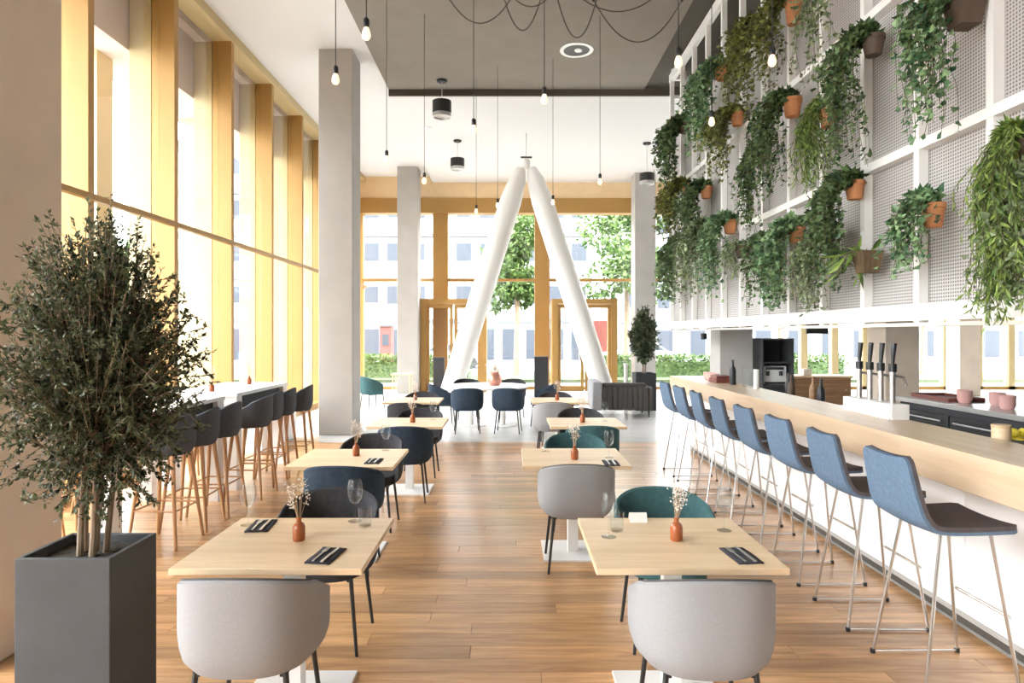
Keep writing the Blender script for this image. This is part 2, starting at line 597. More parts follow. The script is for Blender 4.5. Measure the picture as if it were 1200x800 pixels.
# gallery slab over the bar
struct('trim_4', box('trim_4', M['white_ceiling'], (3.12, -5.4, 2.85, 16.0, 11.86, 3.1)))

# ------------------------------------------------------------------ white steel screen with perforated panels over the bar
screen = thing('plant_screen', 'white steel grid screen with perforated grey panels hanging over the bar', 'screen', (2.95, 0, 0))
RZ = [1.875, 3.07, 4.30, 5.49, 6.37]
VY = [3.95 + 0.714 * k for k in range(-3, 12)]
for i, z in enumerate(RZ):
    h = 0.06 if i == 0 else (0.07 if i == 4 else 0.035)
    box('rail', M['white_steel'], (-0.03, VY[0], z - h, 0.05, VY[-1] + 0.06, z + h), screen)
box('lower_lip', M['steel'], (0.0, VY[0], 1.775, 0.20, VY[-1] + 0.06, 1.80), screen)
post = MB().box(-0.025, -0.03, 1.80, 0.045, 0.03, 6.45).mesh('post', M['white_steel'], False)
for yv in VY:
    share('post', post, screen, (0, yv, 0))
for i in range(3):
    pmesh = MB().box(0.05, 0.0, RZ[i] + 0.03, 0.062, 0.704, RZ[i + 1] - 0.03).mesh('panel', M['panel'], False)
    for yv in VY[:-1]:
        share('panel', pmesh, screen, (0.0, yv + 0.005, 0))
# return frame at the far end
for z in (5.49, 6.03, 6.37):
    box('rail', M['white_steel'], (0.05, 11.80, z - 0.03, 0.75, 11.86, z + 0.03), screen)
for xx in (0.0, 0.24, 0.48, 0.72):
    box('post', M['white_steel'], (xx, 11.81, 1.80, xx + 0.035, 11.85, 6.5), screen)
for yv in (VY[1], VY[5], VY[9], VY[14]):
    box('hanger', M['white_steel'], (0.0, yv - 0.02, 6.40, 0.04, yv + 0.02, 6.54), screen)

# ------------------------------------------------------------------ bar counter
bar = thing('bar_counter', 'long bar counter with thick pale oak top and white panelled front', 'bar counter', (0, 0, 0))
YB0, YB1 = 0.6, 9.62
box('counter_top', M['oakbar'], (2.38, YB0, 0.895, 2.88, YB1, 1.10), bar, 0.004)
pw = (YB1 - 0.1 - YB0) / 14
fp = MB().box(2.66, 0.002, 0.09, 2.70, pw - 0.002, 0.893).mesh('front_panel', M['white'], False)
for k in range(14):
    share('front_panel', fp, bar, (0, YB0 + k * pw, 0))
box('core', M['white'], (2.701, YB0, 0.0, 2.86, YB1 - 0.1, 0.894), bar)
box('plinth', M['dark_edge'], (2.685, YB0, 0.0, 2.70, YB1 - 0.1, 0.06), bar)  # coloured dark brown for the thin shadow along the bar's foot
box('plinth_trim', M['concrete'], (2.655, YB0, 0.06, 2.70, YB1 - 0.1, 0.088), bar)
box('end_panel', M['white'], (2.66, YB1 - 0.098, 0.0, 2.86, YB1 - 0.06, 0.893), bar)
box('work_shelf', M['steel'], (2.862, YB0, 0.95, 3.35, 8.6, 0.98), bar)
for yv in (1.0, 3.0, 5.0, 7.0, 8.5):
    box('shelf_leg', M['steel'], (3.28, yv, 0.0, 3.32, yv + 0.04, 0.949), bar)

# ------------------------------------------------------------------ bar stools
def sweep(profile, widths, th, side):
    """curved sheet: profile of (x, z) in the vertical plane, a width at each point, thickness th"""
    rows_a, rows_b = [], []
    n = len(profile)
    for i in range(n):
        p = Vector(profile[i])
        d = (Vector(profile[min(i + 1, n - 1)]) - Vector(profile[max(i - 1, 0)])).normalized()
        nr = Vector((-d.y, d.x)) * side
        w = widths[i] / 2
        ra, rb = [], []
        for j in range(9):
            t = -1 + j / 4
            e = 0.012 * t * t
            q = p + Vector((0, e))
            ra.append((q.x, t * w, q.y))
            q2 = q + nr * th
            rb.append((q2.x, t * w, q2.y))
        rows_a.append(ra)
        rows_b.append(rb)
    mb = MB()
    ring = [a + b[::-1] for a, b in zip(rows_a, rows_b)]
    mb.grid(ring, closed=True)
    m = len(ring[0])
    mb.f.append(tuple(range(m)))
    mb.f.append(tuple((n - 1) * m + j for j in reversed(range(m))))
    return mb


def catmull(pts, k=4):
    out = []
    for i in range(len(pts) - 1):
        p0, p1, p2, p3 = pts[max(i - 1, 0)], pts[i], pts[i + 1], pts[min(i + 2, len(pts) - 1)]
        for s in range(k):
            t = s / k
            out.append(tuple(0.5 * ((2 * b) + (-a + c) * t + (2 * a - 5 * b + 4 * c - d) * t * t + (-a + 3 * b - 3 * c + d) * t ** 3)
                             for a, b, c, d in zip(p0, p1, p2, p3)))
    out.append(tuple(pts[-1]))
    return out


def make_bar_stool():
    root = thing('bar_stool', '', '')
    prof = catmull([(-0.268, 1.115), (-0.252, 1.03), (-0.228, 0.92), (-0.203, 0.835), (-0.165, 0.785), (-0.10, 0.768), (0.08, 0.768), (0.245, 0.775)], 4)
    n = len(prof)
    wd = []
    for i in range(n):
        t = i / (n - 1)
        w = 0.37 + 0.07 * min(1, t / 0.5)
        if i == 0:
            w -= 0.05
        if i == 1:
            w -= 0.012
        if i == n - 1:
            w -= 0.04
        wd.append(w)
    sh = sweep(prof, wd, 0.016, -1).build('shell', M['denim'], root)
    pad = sweep(prof, [w - 0.004 for w in wd], 0.022, 1).build('seat_pad', M['seatdark'], root)
    pad['label'] = 'dark inner upholstery'
    for sx, sy in ((-1, -1), (-1, 1), (1, -1), (1, 1)):
        top = (0.03 + 0.12 * sx, 0.15 * sy, 0.77)
        ft = (0.02 + 0.23 * sx, 0.215 * sy, 0.0)
        l = MB().tube([top, (ft[0], ft[1], 0.004)], 0.0085, 8).build('leg', M['chrome'], root)
        MB().lathe([(0.013, 0), (0.013, 0.022), (0.0, 0.024)], 10, (ft[0], ft[1], 0)).build('foot_cap', M['black'], l)
    for sy in (-1, 1):
        MB().tube([(-0.20, 0.213 * sy, 0.012), (0.24, 0.213 * sy, 0.012)], 0.006, 8).build('runner', M['chrome'], root)
    MB().tube([(0.155 + 0.068, -0.185, 0.36), (0.223, 0.185, 0.36)], 0.008, 8).build('footrest', M['chrome'], root)
    MB().tube([(0.03, -0.14, 0.756), (0.03, 0.14, 0.756)], 0.009, 8).build('seat_frame', M['chrome'], root)
    MB().tube([(-0.09, 0, 0.758), (0.15, 0, 0.758)], 0.009, 8).build('seat_frame', M['chrome'], root)
    return root


ORD = ['first', 'second', 'third', 'fourth', 'fifth', 'sixth', 'seventh', 'eighth']
for k in range(8):
    lab = ''
    if k == 0:
        lab = 'slate blue shell bar stool standing largest and first in the row along the bar'
    if k == 7:
        lab = 'slate blue shell bar stool at the very end of the row by the sofa'
    if 0 < k < 7:
        lab = 'slate blue bar stool with chrome legs, %s in the row after the largest one' % ORD[k]
    place('bar_stool', make_bar_stool, (2.175, 3.29 + 0.675 * k, 0), rnd.uniform(-0.04, 0.04), lab, 'bar stool', 'slate blue stools along the bar')


# ------------------------------------------------------------------ tub chairs
def sgnpow(v, e):
    return math.copysign(abs(v) ** e, v)


def tub_parts(a, b, zb, zt, zarm, th=0.032, tmax=1.95, flat=1.2, taper=0.82, n=34, rows=9):
    """wrap-round back shell, open towards +Y; back towards -Y"""
    e = 2 / 2.5
    outer, inner = [], []
    for j in range(rows):
        t = j / (rows - 1)
        tt = min(1.0, t / 0.5)
        s = taper + (1 - taper) * math.sqrt(max(0, 1 - (1 - tt) ** 2))
        ro, ri = [], []
        for i in range(n + 1):
            th_ = -tmax + 2 * tmax * i / n
            dip = 0.36 * (zt - zarm)
            top = zt - dip * (1 - math.cos(min(abs(th_), flat))) / (1 - math.cos(flat))
            if abs(th_) > flat:
                u = (abs(th_) - flat) / (tmax - flat)
                u = u * u * (3 - 2 * u)
                top = zt - dip + (zarm - zt + dip) * u
            z = zb + (top - zb) * t
            cx, cy = sgnpow(math.sin(th_), e), -sgnpow(math.cos(th_), e)
            ro.append((a * s * cx, b * s * cy, z))
            k = th if t < 0.99 else th - 0.006
            ri.append(((a * s - k) * cx, (b * s - k) * cy, z))
        outer.append(ro)
        inner.append(ri)
    rim = [(tuple((p[k] + q[k]) / 2 + (0.010 if k == 2 else 0) for k in range(3))) for p, q in zip(outer[-1], inner[-1])]
    rows_ = outer + [rim] + inner[::-1]
    mb = MB().grid(rows_)
    m = n + 1
    R = len(rows_)
    mb.f.append(tuple(i * m for i in reversed(range(R))))
    mb.f.append(tuple(i * m + n for i in range(R)))
    for i in range(n):                       # close underneath
        mb.f.append((i, (R - 1) * m + i, (R - 1) * m + i + 1, i + 1))
    return mb


def super_disc(a, b, z0, z1, n=36, e=2 / 2.6, round_=0.02):
    mb = MB()
    rows = []
    for s, z in ((1 - round_ * 2, z0), (1, z0 + round_ * 0.6), (1, z1 - round_), (1 - round_ * 2.2, z1), (0.5, z1 + 0.008), (0.02, z1 + 0.010)):
        rows.append([(a * s * sgnpow(math.cos(2 * PI * i / n), e), b * s * sgnpow(math.sin(2 * PI * i / n), e), z) for i in range(n)])
    mb.grid(rows, closed=True)
    mb.f.append(tuple(reversed(range(n))))
    mb.f.append(tuple(5 * n + i for i in range(n)))
    return mb


def tub_maker(key, legs='black'):
    def f():
        root = thing('tub_chair', '', '')
        tub_parts(0.285, 0.275, 0.40, 0.785, 0.625).build('backrest', M[key], root)
        super_disc(0.232, 0.222, 0.395, 0.472).build('seat', M[key], root)
        if key == 'grey':
            # dark welt along the rim
            pts = []
            for i in range(35):
                t = -1.2 + 2.4 * i / 34
                pts.append((0.268 * sgnpow(math.sin(t), .8), -0.258 * sgnpow(math.cos(t), .8), 0.796 - 0.058 * (1 - math.cos(t)) / (1 - math.cos(1.2))))
            MB().tube(pts, 0.006, 6).build('piping', M['greyrim'], root)['label'] = 'dark piping along the rim'
        for sx in (-1, 1):
            for sy in (-1, 1):
                MB().tube([(0.175 * sx, 0.165 * sy, 0.40), (0.215 * sx, 0.20 * sy, 0)], 0.012, 10, 0.009).build('leg', M[legs], root)
        MB().box(-0.18, -0.175, 0.385, -0.155, 0.175, 0.397).box(0.155, -0.175, 0.385, 0.18, 0.175, 0.397).box(-0.18, -0.012, 0.385, 0.18, 0.012, 0.397).build('seat_frame', M['black'], root, False)
        return root
    return f


CHAIRS = [
    # colour, x, y, rotation, label, group
    ('grey', -1.05, 2.70, 0.0, 'light grey tub chair tucked under the oak table beside the potted tree', None),
    ('grey', 0.785, 2.69, 0.0, 'light grey tub chair tucked under the oak table close to the bar stools', None),
    ('charcoal', -1.03, 3.66, PI, 'charcoal tub chair across the table from the light grey chair, beside the potted tree', None),
    ('teal', 0.885, 3.68, PI, 'teal tub chair on the far side of the table close to the bar stools', None),
    ('navy', -1.22, 4.81, 0.0, 'navy tub chair with its back just behind the charcoal chair in the window-side row', None),
    ('charcoal', -1.24, 5.80, PI, 'charcoal tub chair facing out from the second table of the window-side row', None),
    ('grey', 0.495, 4.84, 0.0, 'light grey tub chair in mid room before the second table of the bar-side row', None),
    ('teal', 0.60, 5.84, PI, 'teal tub chair facing out behind the second table of the bar-side row', None),
    ('navy', -1.08, 6.76, 0.06, 'navy tub chair, back to us, at the third table of the window-side row', None),
    ('charcoal', -1.10, 7.92, PI, 'charcoal tub chair on the far side of the third table of the window-side row', None),
    ('teal', 0.86, 6.80, 0.0, 'dark teal tub chair, back to us, at the third table of the bar-side row', None),
    ('charcoal', 0.87, 7.88, PI, 'charcoal tub chair on the far side of the third table of the bar-side row', None),
    ('charcoal', -1.40, 8.98, 0.0, 'charcoal tub chair, back to us, at the last square table of the window-side row', None),
    ('charcoal', -1.38, 10.14, PI, 'charcoal tub chair facing out from the last square table of the window-side row', None),
    ('grey', 0.60, 8.98, 0.0, 'light grey tub chair, back to us, at the last square table of the bar-side row', None),
    ('charcoal', 0.72, 10.16, PI, 'charcoal tub chair facing out from the last square table of the bar-side row', None),
    ('navy', -0.74, 11.33, 0.12, 'navy tub chair, back to us, at the round white table, on its window side', None),
    ('navy', -0.02, 11.33, -0.12, 'navy tub chair, back to us, at the round white table, on its bar side', None),
    ('navy', -1.24, 12.12, -1.35, 'navy tub chair turned sideways at the window-side end of the round white table', None),
    ('navy', 0.62, 12.20, 1.45, 'navy tub chair turned sideways at the bar-side end of the round white table', None),
    ('charcoal', -0.85, 13.18, PI + 0.2, 'charcoal tub chair behind the round white table, below the window-side raking column', None),
    ('charcoal', 0.05, 13.18, PI - 0.2, 'charcoal tub chair behind the round white table, beside the copper vase', None),
    ('teal', -3.02, 14.3, -0.9, 'teal tub chair standing alone by the glass behind the concrete column', None),
]
for c, x, y, rz, lab, g in CHAIRS:
    place('tub_' + c, tub_maker(c), (x, y, 0), rz, lab, 'chair', 'tub chairs in the dining room')


# ------------------------------------------------------------------ dining tables
def make_table():
    root = thing('dining_table', '', '')
    box('tabletop', M['oak'], (-0.40, -0.37, 0.722, 0.40, 0.37, 0.75), root, 0.003)
    MB().box(-0.28, -0.27, 0.700, 0.28, -0.24, 0.721).box(-0.28, 0.24, 0.700, 0.28, 0.27, 0.721).box(-0.02, -0.24, 0.700, 0.02, 0.24, 0.721).build('support_frame', M['black'], root, False)
    MB().box(-0.04, -0.04, 0.016, 0.04, 0.04, 0.70).build('pedestal', M['white_steel'], root, False)
    box('base_plate', M['white'], (-0.24, -0.24, 0.0, 0.24, 0.24, 0.015), root, 0.003)
    return root


TABLES = [
    (-1.01, 3.05, 'square pale oak dining table beside the potted tree, set with napkins'),
    (0.76, 3.05, 'square pale oak dining table close to the bar stools, set with napkin and glasses'),
    (-1.25, 5.10, 'square pale oak dining table, second in the window-side row'),
    (0.50, 5.13, 'square pale oak dining table, second in the bar-side row'),
    (-1.10, 7.14, 'square pale oak dining table, third in the window-side row'),
    (0.83, 7.14, 'square pale oak dining table, third in the bar-side row'),
    (-1.40, 9.52, 'square pale oak dining table, fourth and last in the window-side row'),
    (0.72, 9.52, 'square pale oak dining table, fourth and last in the bar-side row'),
]
for x, y, lab in TABLES:
    place('table', make_table, (x, y, 0), 0, lab, 'table', 'square oak tables in two rows')

rt = thing('round_table', 'round white pedestal table surrounded by navy chairs under the raking columns', 'table', (-0.42, 12.2, 0))
MB().lathe([(0.0, 0.72), (0.78, 0.72), (0.80, 0.728), (0.80, 0.742), (0.79, 0.75), (0.0, 0.75)], 48).build('tabletop', M['white'], rt)
for sx in (-0.3, 0.3):
    MB().lathe([(0.05, 0.016), (0.05, 0.719)], 20, (sx, 0, 0)).build('pedestal', M['white_steel'], rt)
    MB().lathe([(0.26, 0.0), (0.26, 0.012), (0.05, 0.018)], 32, (sx, 0, 0)).build('base_plate', M['white_steel'], rt)

# ------------------------------------------------------------------ table ware
TZ = 0.75
def make_vase():
    root = thing('bottle_vase', '', '')
    MB().lathe([(0.0, 0.0), (0.026, 0.0), (0.029, 0.006), (0.029, 0.062), (0.024, 0.076), (0.012, 0.086), (0.011, 0.10), (0.0135, 0.101), (0.0135, 0.107), (0.009, 0.107), (0.008, 0.09), (0.0, 0.088)], 24).build('bottle', M['amber'], root)
    r = random.Random(8)
    fl, st = MB(), MB()
    for k in range(11):
        a = r.uniform(0, 2 * PI)
        h = r.uniform(0.10, 0.18)
        o = r.uniform(0.015, 0.075)
        end = Vector((math.cos(a) * o, math.sin(a) * o, 0.10 + h))
        st.tube([(math.cos(a) * 0.004, math.sin(a) * 0.004, 0.092), tuple(end * 0.55 + Vector((0, 0, 0.045))), tuple(end)], 0.0012, 5)
        for q in range(16):
            p = end + Vector((r.gauss(0, 0.009), r.gauss(0, 0.009), r.uniform(-0.05, 0.012)))
            d = Vector((r.gauss(0, 1), r.gauss(0, 1), r.gauss(0.4, 1))).normalized()
            fl.leaf(p, d, Vector((r.gauss(0, 1), r.gauss(0, 1), r.gauss(0, 1))).normalized(), 0.013, 0.008)
    o = fl.build('dried_flowers', M['driedflower'], root, False)
    o['kind'] = 'stuff'
    o['label'] = 'sprigs of pale dried flowers'
    st.build('flower_stems', M['driedstem'], root)['kind'] = 'stuff'
    return root


VASES = [(-0.99, 3.05, 'amber bottle vase of dried flowers on the table beside the potted tree'),
         (0.785, 3.05, 'amber bottle vase of dried flowers on the table close to the bar stools'),
         (-1.22, 5.16, 'amber bottle vase on the second table of the window-side row'),
         (0.505, 5.02, 'amber bottle vase on the second table of the bar-side row'),
         (-1.06, 7.10, 'amber bottle vase on the third table of the window-side row'),
         (0.80, 7.10, 'amber bottle vase on the third table of the bar-side row'),
         (-1.38, 9.5, 'amber bottle vase on the last square table of the window-side row'),
         (0.70, 9.5, 'amber bottle vase on the last square table of the bar-side row')]
for k, (x, y, lab) in enumerate(VASES):
    place('vase', make_vase, (x, y, TZ), k * 1.3, lab, 'vase', 'amber bottle vases on the tables')


def make_glass():
    root = thing('wine_glass', '', '')
    MB().lathe([(0.0, 0.090), (0.018, 0.094), (0.034, 0.115), (0.040, 0.145), (0.037, 0.185), (0.031, 0.215), (0.0295, 0.215), (0.035, 0.185), (0.038, 0.145), (0.032, 0.117), (0.016, 0.098), (0.0, 0.095)], 24).build('bowl', M['drinkglass'], root)
    MB().lathe([(0.0035, 0.004), (0.0035, 0.0905)], 12).build('stem', M['drinkglass'], root)
    MB().lathe([(0.0, 0.0), (0.036, 0.0), (0.036, 0.0015), (0.006, 0.004), (0.0, 0.0045)], 24).build('foot', M['drinkglass'], root)
    return root


GLASSES = [(-0.80, 3.36, 'wine glass at the aisle corner of the table beside the potted tree'),
           (-1.33, 3.30, 'wine glass at the window corner of the table beside the potted tree'),
           (0.475, 3.10, 'wine glass at the aisle edge of the table close to the bar stools'),
           (1.06, 3.20, 'wine glass at the bar edge of the table close to the bar stools'),
           (-1.03, 5.40, 'wine glass on the second table of the window-side row'),
           (0.30, 5.36, 'wine glass at the aisle edge of the second table in the bar-side row'),
           (0.78, 5.08, 'wine glass at the bar edge of the second table in the bar-side row'),
           (-0.86, 7.30, 'wine glass on the third table of the window-side row'),
           (1.06, 7.22, 'wine glass on the third table of the bar-side row')]
for x, y, lab in GLASSES:
    place('wine_glass', make_glass, (x, y, TZ), 0, lab, 'glass', 'wine glasses on the tables')


def make_tumbler():
    o = MB().lathe([(0.0, 0.0), (0.032, 0.0), (0.036, 0.09), (0.034, 0.09), (0.030, 0.008), (0.0, 0.008)], 24).build('water_tumbler', M['drinkglass'])
    return o


for x, y, lab in ((0.53, 3.20, 'water tumbler next to the wine glass on the table close to the bar stools'),
                  (-0.73, 3.28, 'water tumbler next to the wine glass on the table beside the potted tree')):
    place('tumbler', make_tumbler, (x, y, TZ), 0, lab, 'tumbler', 'water tumblers')

cardm = MB()
cardm.add([(-0.045, -0.03, 0), (0.045, -0.03, 0), (0.045, 0, 0.045), (-0.045, 0, 0.045), (-0.045, 0.03, 0), (0.045, 0.03, 0),
           (-0.045, -0.028, 0), (0.045, -0.028, 0), (0.045, 0, 0.043), (-0.045, 0, 0.043), (-0.045, 0.028, 0), (0.045, 0.028, 0)],
          [(0, 1, 2, 3), (3, 2, 5, 4), (6, 9, 8, 7), (9, 10, 11, 8), (0, 6, 7, 1), (4, 5, 11, 10), (0, 3, 9, 6), (3, 4, 10, 9), (1, 7, 8, 2), (2, 8, 11, 5)])
tag(cardm.build('tent_card', M['card'], None, False, loc=(0.665, 3.36, TZ)), 'small blank white tent card on the table close to the bar stools', 'card')


def make_fork():
    mb = MB()
    mb.box(-0.004, -0.09, 0.0, 0.004, 0.03, 0.003).box(-0.010, 0.03, 0.0, 0.010, 0.05, 0.003)
    for k in range(4):
        x = -0.0095 + k * 0.0055
        mb.box(x, 0.05, 0.0, x + 0.0028, 0.092, 0.0025)
    return mb.build('fork', M['steel'], None, False)


def make_knife():
    mb = MB()
    mb.box(-0.006, -0.095, 0.0, 0.006, 0.0, 0.004)
    mb.add([(-0.005, 0, 0.0), (0.008, 0, 0.0), (0.008, 0.08, 0.0), (-0.003, 0.105, 0.0), (-0.005, 0, 0.003), (0.008, 0, 0.003), (0.008, 0.08, 0.003), (-0.003, 0.105, 0.003)],
           [(0, 3, 2, 1), (4, 5, 6, 7), (0, 1, 5, 4), (1, 2, 6, 5), (2, 3, 7, 6), (3, 0, 4, 7)])
    return mb.build('knife', M['steel'], None, False)


def make_napkin():
    mb = MB()
    rows = []
    for i in range(9):
        v = -0.10 + 0.2 * i / 8
        rows.append([(-0.055 + 0.11 * j / 6, v, 0.006 + 0.0012 * math.sin(j * 1.7 + i * 0.9)) for j in range(7)])
    mb.grid(rows)
    o = mb.build('napkin', M['napkin'])
    s = o.modifiers.new('fold', 'SOLIDIFY')
    s.thickness = 0.006
    return o


SETS = [(-0.80, 2.83, -0.12, 'at the front corner of the table beside the potted tree'),
        (-1.25, 3.27, 0.10, 'at the back corner of the table beside the potted tree'),
        (1.01, 2.83, 0.10, 'on the table close to the bar stools'),
        (-1.03, 4.93, 0.0, 'on the second table of the window-side row'),
        (0.76, 4.86, 0.0, 'on the second table of the bar-side row')]
for x, y, rz, where in SETS:
    place('napkin', make_napkin, (x, y, TZ), rz, 'folded charcoal napkin ' + where, 'napkin', 'folded charcoal napkins')
    cs, sn = math.cos(rz), math.sin(rz)
    for key, mk, dx in (('fork', make_fork, -0.022), ('knife', make_knife, 0.02)):
        place(key, mk, (x + dx * cs, y + dx * sn, TZ + 0.0085), rz, 'steel %s on the napkin %s' % (key, where), key, key + 's on the napkins')

cv = thing('copper_vase', 'round rose copper vase with dried flowers on the round white table', 'vase', (-0.28, 12.25, TZ))
MB().lathe([(0.0, 0), (0.09, 0), (0.13, 0.05), (0.14, 0.12), (0.12, 0.19), (0.08, 0.23), (0.085, 0.25), (0.075, 0.25), (0.07, 0.23), (0.10, 0.19), (0.0, 0.17)], 28).build('body', M['copper'], cv)
fl = MB()
r = random.Random(5)
for k in range(160):
    p = Vector((r.gauss(0, 0.07), r.gauss(0, 0.07), 0.24 + abs(r.gauss(0.05, 0.05))))
    fl.leaf(p, Vector((r.gauss(0, 1), r.gauss(0, 1), 1)).normalized(), Vector((r.gauss(0, 1), r.gauss(0, 1), 0.2)).normalized(), 0.05, 0.025)
fl.build('dried_flowers', M['driedflower'], cv, False)['kind'] = 'stuff'

# ------------------------------------------------------------------ high tables and wooden stools along the windows
def high_table(y0, y1, lab):
    t = thing('high_table', lab, 'high table', (-3.40, y0, 0), 0, 'high tables by the windows')
    L = y1 - y0
    box('tabletop', M['white'], (-0.42, 0, 1.03, 0.42, L, 1.07), t, 0.003)
    MB().box(-0.36, 0.13, 0.88, 0.36, L - 0.13, 1.029).build('apron', M['blackmatt'], t, False)
    for xx in (-0.41, 0.27):
        for yy in (0.01, L - 0.15):
            box('leg', M['white'], (xx, yy, 0, xx + 0.14, yy + 0.14, 1.029), t)
    return t

high_table(4.86, 6.80, 'white high table with black apron by the windows, partly behind the potted tree')
high_table(7.10, 8.72, 'white high table with black apron by the windows, beyond the first one towards the column')


def make_wood_stool():
    root = thing('wooden_stool', '', '')
    tub_parts(0.215, 0.21, 0.745, 1.055, 0.93, 0.03, 1.75, 1.0, 0.86, 26, 7).build('backrest', M['slate'], root)
    super_disc(0.18, 0.18, 0.735, 0.80).build('seat', M['slate'], root)
    for sx in (-1, 1):
        for sy in (-1, 1):
            MB().tube([(0.13 * sx, 0.13 * sy, 0.74), (0.20 * sx, 0.20 * sy, 0)], 0.019, 10, 0.013).build('leg', M['stoolwood'], root)
    k = 0.13 + 0.07 * (0.74 - 0.30) / 0.74
    for a, b in (((-k, -k), (k, -k)), ((-k, k), (k, k)), ((-k, -k), (-k, k)), ((k, -k), (k, k))):
        MB().tube([(a[0], a[1], 0.30), (b[0], b[1], 0.30)], 0.008, 8).build('footrest', M['stoolwood'], root)
    return root


WS = [5.35, 5.80, 6.28, 6.93, 7.46, 7.92, 8.38]
for k, y in enumerate(WS):
    lab = 'slate grey stool on beech legs, %s along the aisle side of the white high tables' % ORD[k]
    if k == 6:
        lab = 'slate grey stool on beech legs at the column end of the high tables, aisle side'
    place('wood_stool', make_wood_stool, (-2.76 if k in (3, 6) else -2.83, y, 0), PI / 2 + rnd.uniform(-0.08, 0.08), lab, 'stool', 'upholstered wooden stools at the high tables')
for k, y in enumerate([5.30, 5.86, 6.40, 7.50, 8.1]):
    place('wood_stool', make_wood_stool, (-3.98, y, 0), -PI / 2 + rnd.uniform(-0.08, 0.08),
          'slate grey stool on beech legs, %s along the glass behind the high tables' % ORD[k], 'stool', 'upholstered wooden stools at the high tables')
for k, (y, lab) in enumerate(((7.3, 'small amber bottle vase standing on the high table near its first leg'), (8.35, 'small amber bottle vase at the column end of the high table'))):
    place('vase', make_vase, (-3.35, y, 1.07), k, lab, 'vase', 'amber bottle vases on the tables')
for k, y in enumerate((8.95,)):
    b = thing('radiator_cover', 'low white radiator cover beside the concrete column at the windows', 'radiator', (-3.75, 9.3, 0))
    box('case', M['white'], (-0.35, 0, 0, 0.2, 1.5, 0.55), b, 0.004)
    box('top_board', M['white_steel'], (-0.37, -0.02, 0.551, 0.22, 1.52, 0.58), b, 0.003)

# ------------------------------------------------------------------ raking columns (white tubes meeting at a node)
ap = Vector((0.39, 15.0, 5.66))
for x, lab in ((-1.46, 'pale round steel column raking up from the window side to the shared top joint'),
               (2.29, 'pale round steel column raking up from the bar side to the shared top joint')):
    t = thing('raking_column', lab, 'column', (x, 15.0, 0), 0, 'pair of raking columns')
    s = 1 if x > 0 else -1
    top = Vector((ap.x + 0.12 * s - x, 0, 5.55))
    base = Vector((0, 0, 0.06))
    d = top - base
    rad = [0.20, 0.245, 0.255, 0.255, 0.25, 0.20, 0.10]
    fr = [0, 0.05, 0.2, 0.6, 0.86, 0.95, 1.0]
    mb = MB()
    dn = d.normalized()
    u = Vector((0, 1, 0))
    w = dn.cross(u)
    mb.grid([[tuple(base + d * f + u * (rr * math.cos(2 * PI * j / 28)) + w * (rr * math.sin(2 * PI * j / 28))) for j in range(28)] for f, rr in zip(fr, rad)], closed=True)
    mb.f.append(tuple(reversed(range(28))))
    mb.f.append(tuple(6 * 28 + j for j in range(28)))
    mb.build('shaft', M['white_steel'], t)
    MB().lathe([(0.34, 0.0), (0.34, 0.03), (0.2, 0.05), (0.19, 0.14)], 28).build('base_shoe', M['white_steel'], t)
n = thing('column_joint', 'small black joint with a rod where the raking columns meet', 'joint', (ap.x, 15.0, 5.5))
MB().lathe([(0.0, 0.0), (0.09, 0.0), (0.09, 0.22), (0.05, 0.26), (0.0, 0.26)], 20).build('node', M['white_steel'], n)
MB().tube([(0, 0, 0.26), (0, 0, 0.86)], 0.012, 8).build('rod', M['steel'], n)
MB().tube([(-0.13, 0, 0.30), (0.13, 0, 0.30)], 0.022, 8).build('cross_bar', M['blackmatt'], n)

# ------------------------------------------------------------------ sofa
so = thing('lounge_sofa', 'graphite lounge sofa with ribbed back and lit-painted arm, below the bar-side raking column', 'sofa', (2.28, 13.75, 0))
box('seat_base', M['sofa'], (-0.56, -0.34, 0.16, 0.56, 0.40, 0.40), so, 0.03)
for k in range(9):
    x0 = -0.36 + k * 0.104
    box('back_rib', M['sofa'], (x0, -0.43, 0.15, x0 + 0.102, -0.345, 0.62), so, 0.018)
box('arm', M['sofa_lit'], (-0.58, -0.44, 0.14, -0.372, 0.42, 0.735), so, 0.035)['label'] = 'arm coloured pale as if lit'
box('arm', M['sofa'], (0.585, -0.42, 0.14, 0.68, 0.42, 0.62), so, 0.03)
box('back_cushion', M['sofa'], (-0.36, -0.335, 0.41, 0.56, -0.15, 0.70), so, 0.04)
for sx in (-0.5, 0.6):
    for sy in (-0.36, 0.34):
        MB().tube([(sx, sy, 0.16), (sx, sy, 0)], 0.02, 10, 0.015).build('leg', M['black'], so)

def box_planter(name, lab, cat, loc, w, h, m, d=None):
    t = thing(name, lab, cat, loc)
    d = d or w
    mb = MB()
    a, b, i = w / 2, d / 2, 0.022
    mb.add([(-a, -b, 0), (a, -b, 0), (a, b, 0), (-a, b, 0), (-a, -b, h), (a, -b, h), (a, b, h), (-a, b, h),
            (-a + i, -b + i, h), (a - i, -b + i, h), (a - i, b - i, h), (-a + i, b - i, h),
            (-a + i, -b + i, h - 0.10), (a - i, -b + i, h - 0.10), (a - i, b - i, h - 0.10), (-a + i, b - i, h - 0.10)],
           [(0, 3, 2, 1), (0, 1, 5, 4), (1, 2, 6, 5), (2, 3, 7, 6), (3, 0, 4, 7), (4, 5, 9, 8), (5, 6, 10, 9), (6, 7, 11, 10), (7, 4, 8, 11),
            (8, 9, 13, 12), (9, 10, 14, 13), (10, 11, 15, 14), (11, 8, 12, 15), (12, 13, 14, 15)])
    mb.build('planter', m, t, False, 0.004)
    s = MB()
    r = random.Random(4)
    rows = [[(-a + i + (w - 2 * i) * x / 12, -b + i + (d - 2 * i) * y / 12, h - 0.04 + r.uniform(-0.008, 0.008)) for x in range(13)] for y in range(13)]
    s.grid(rows).build('soil', M['soil'], t)
    return t


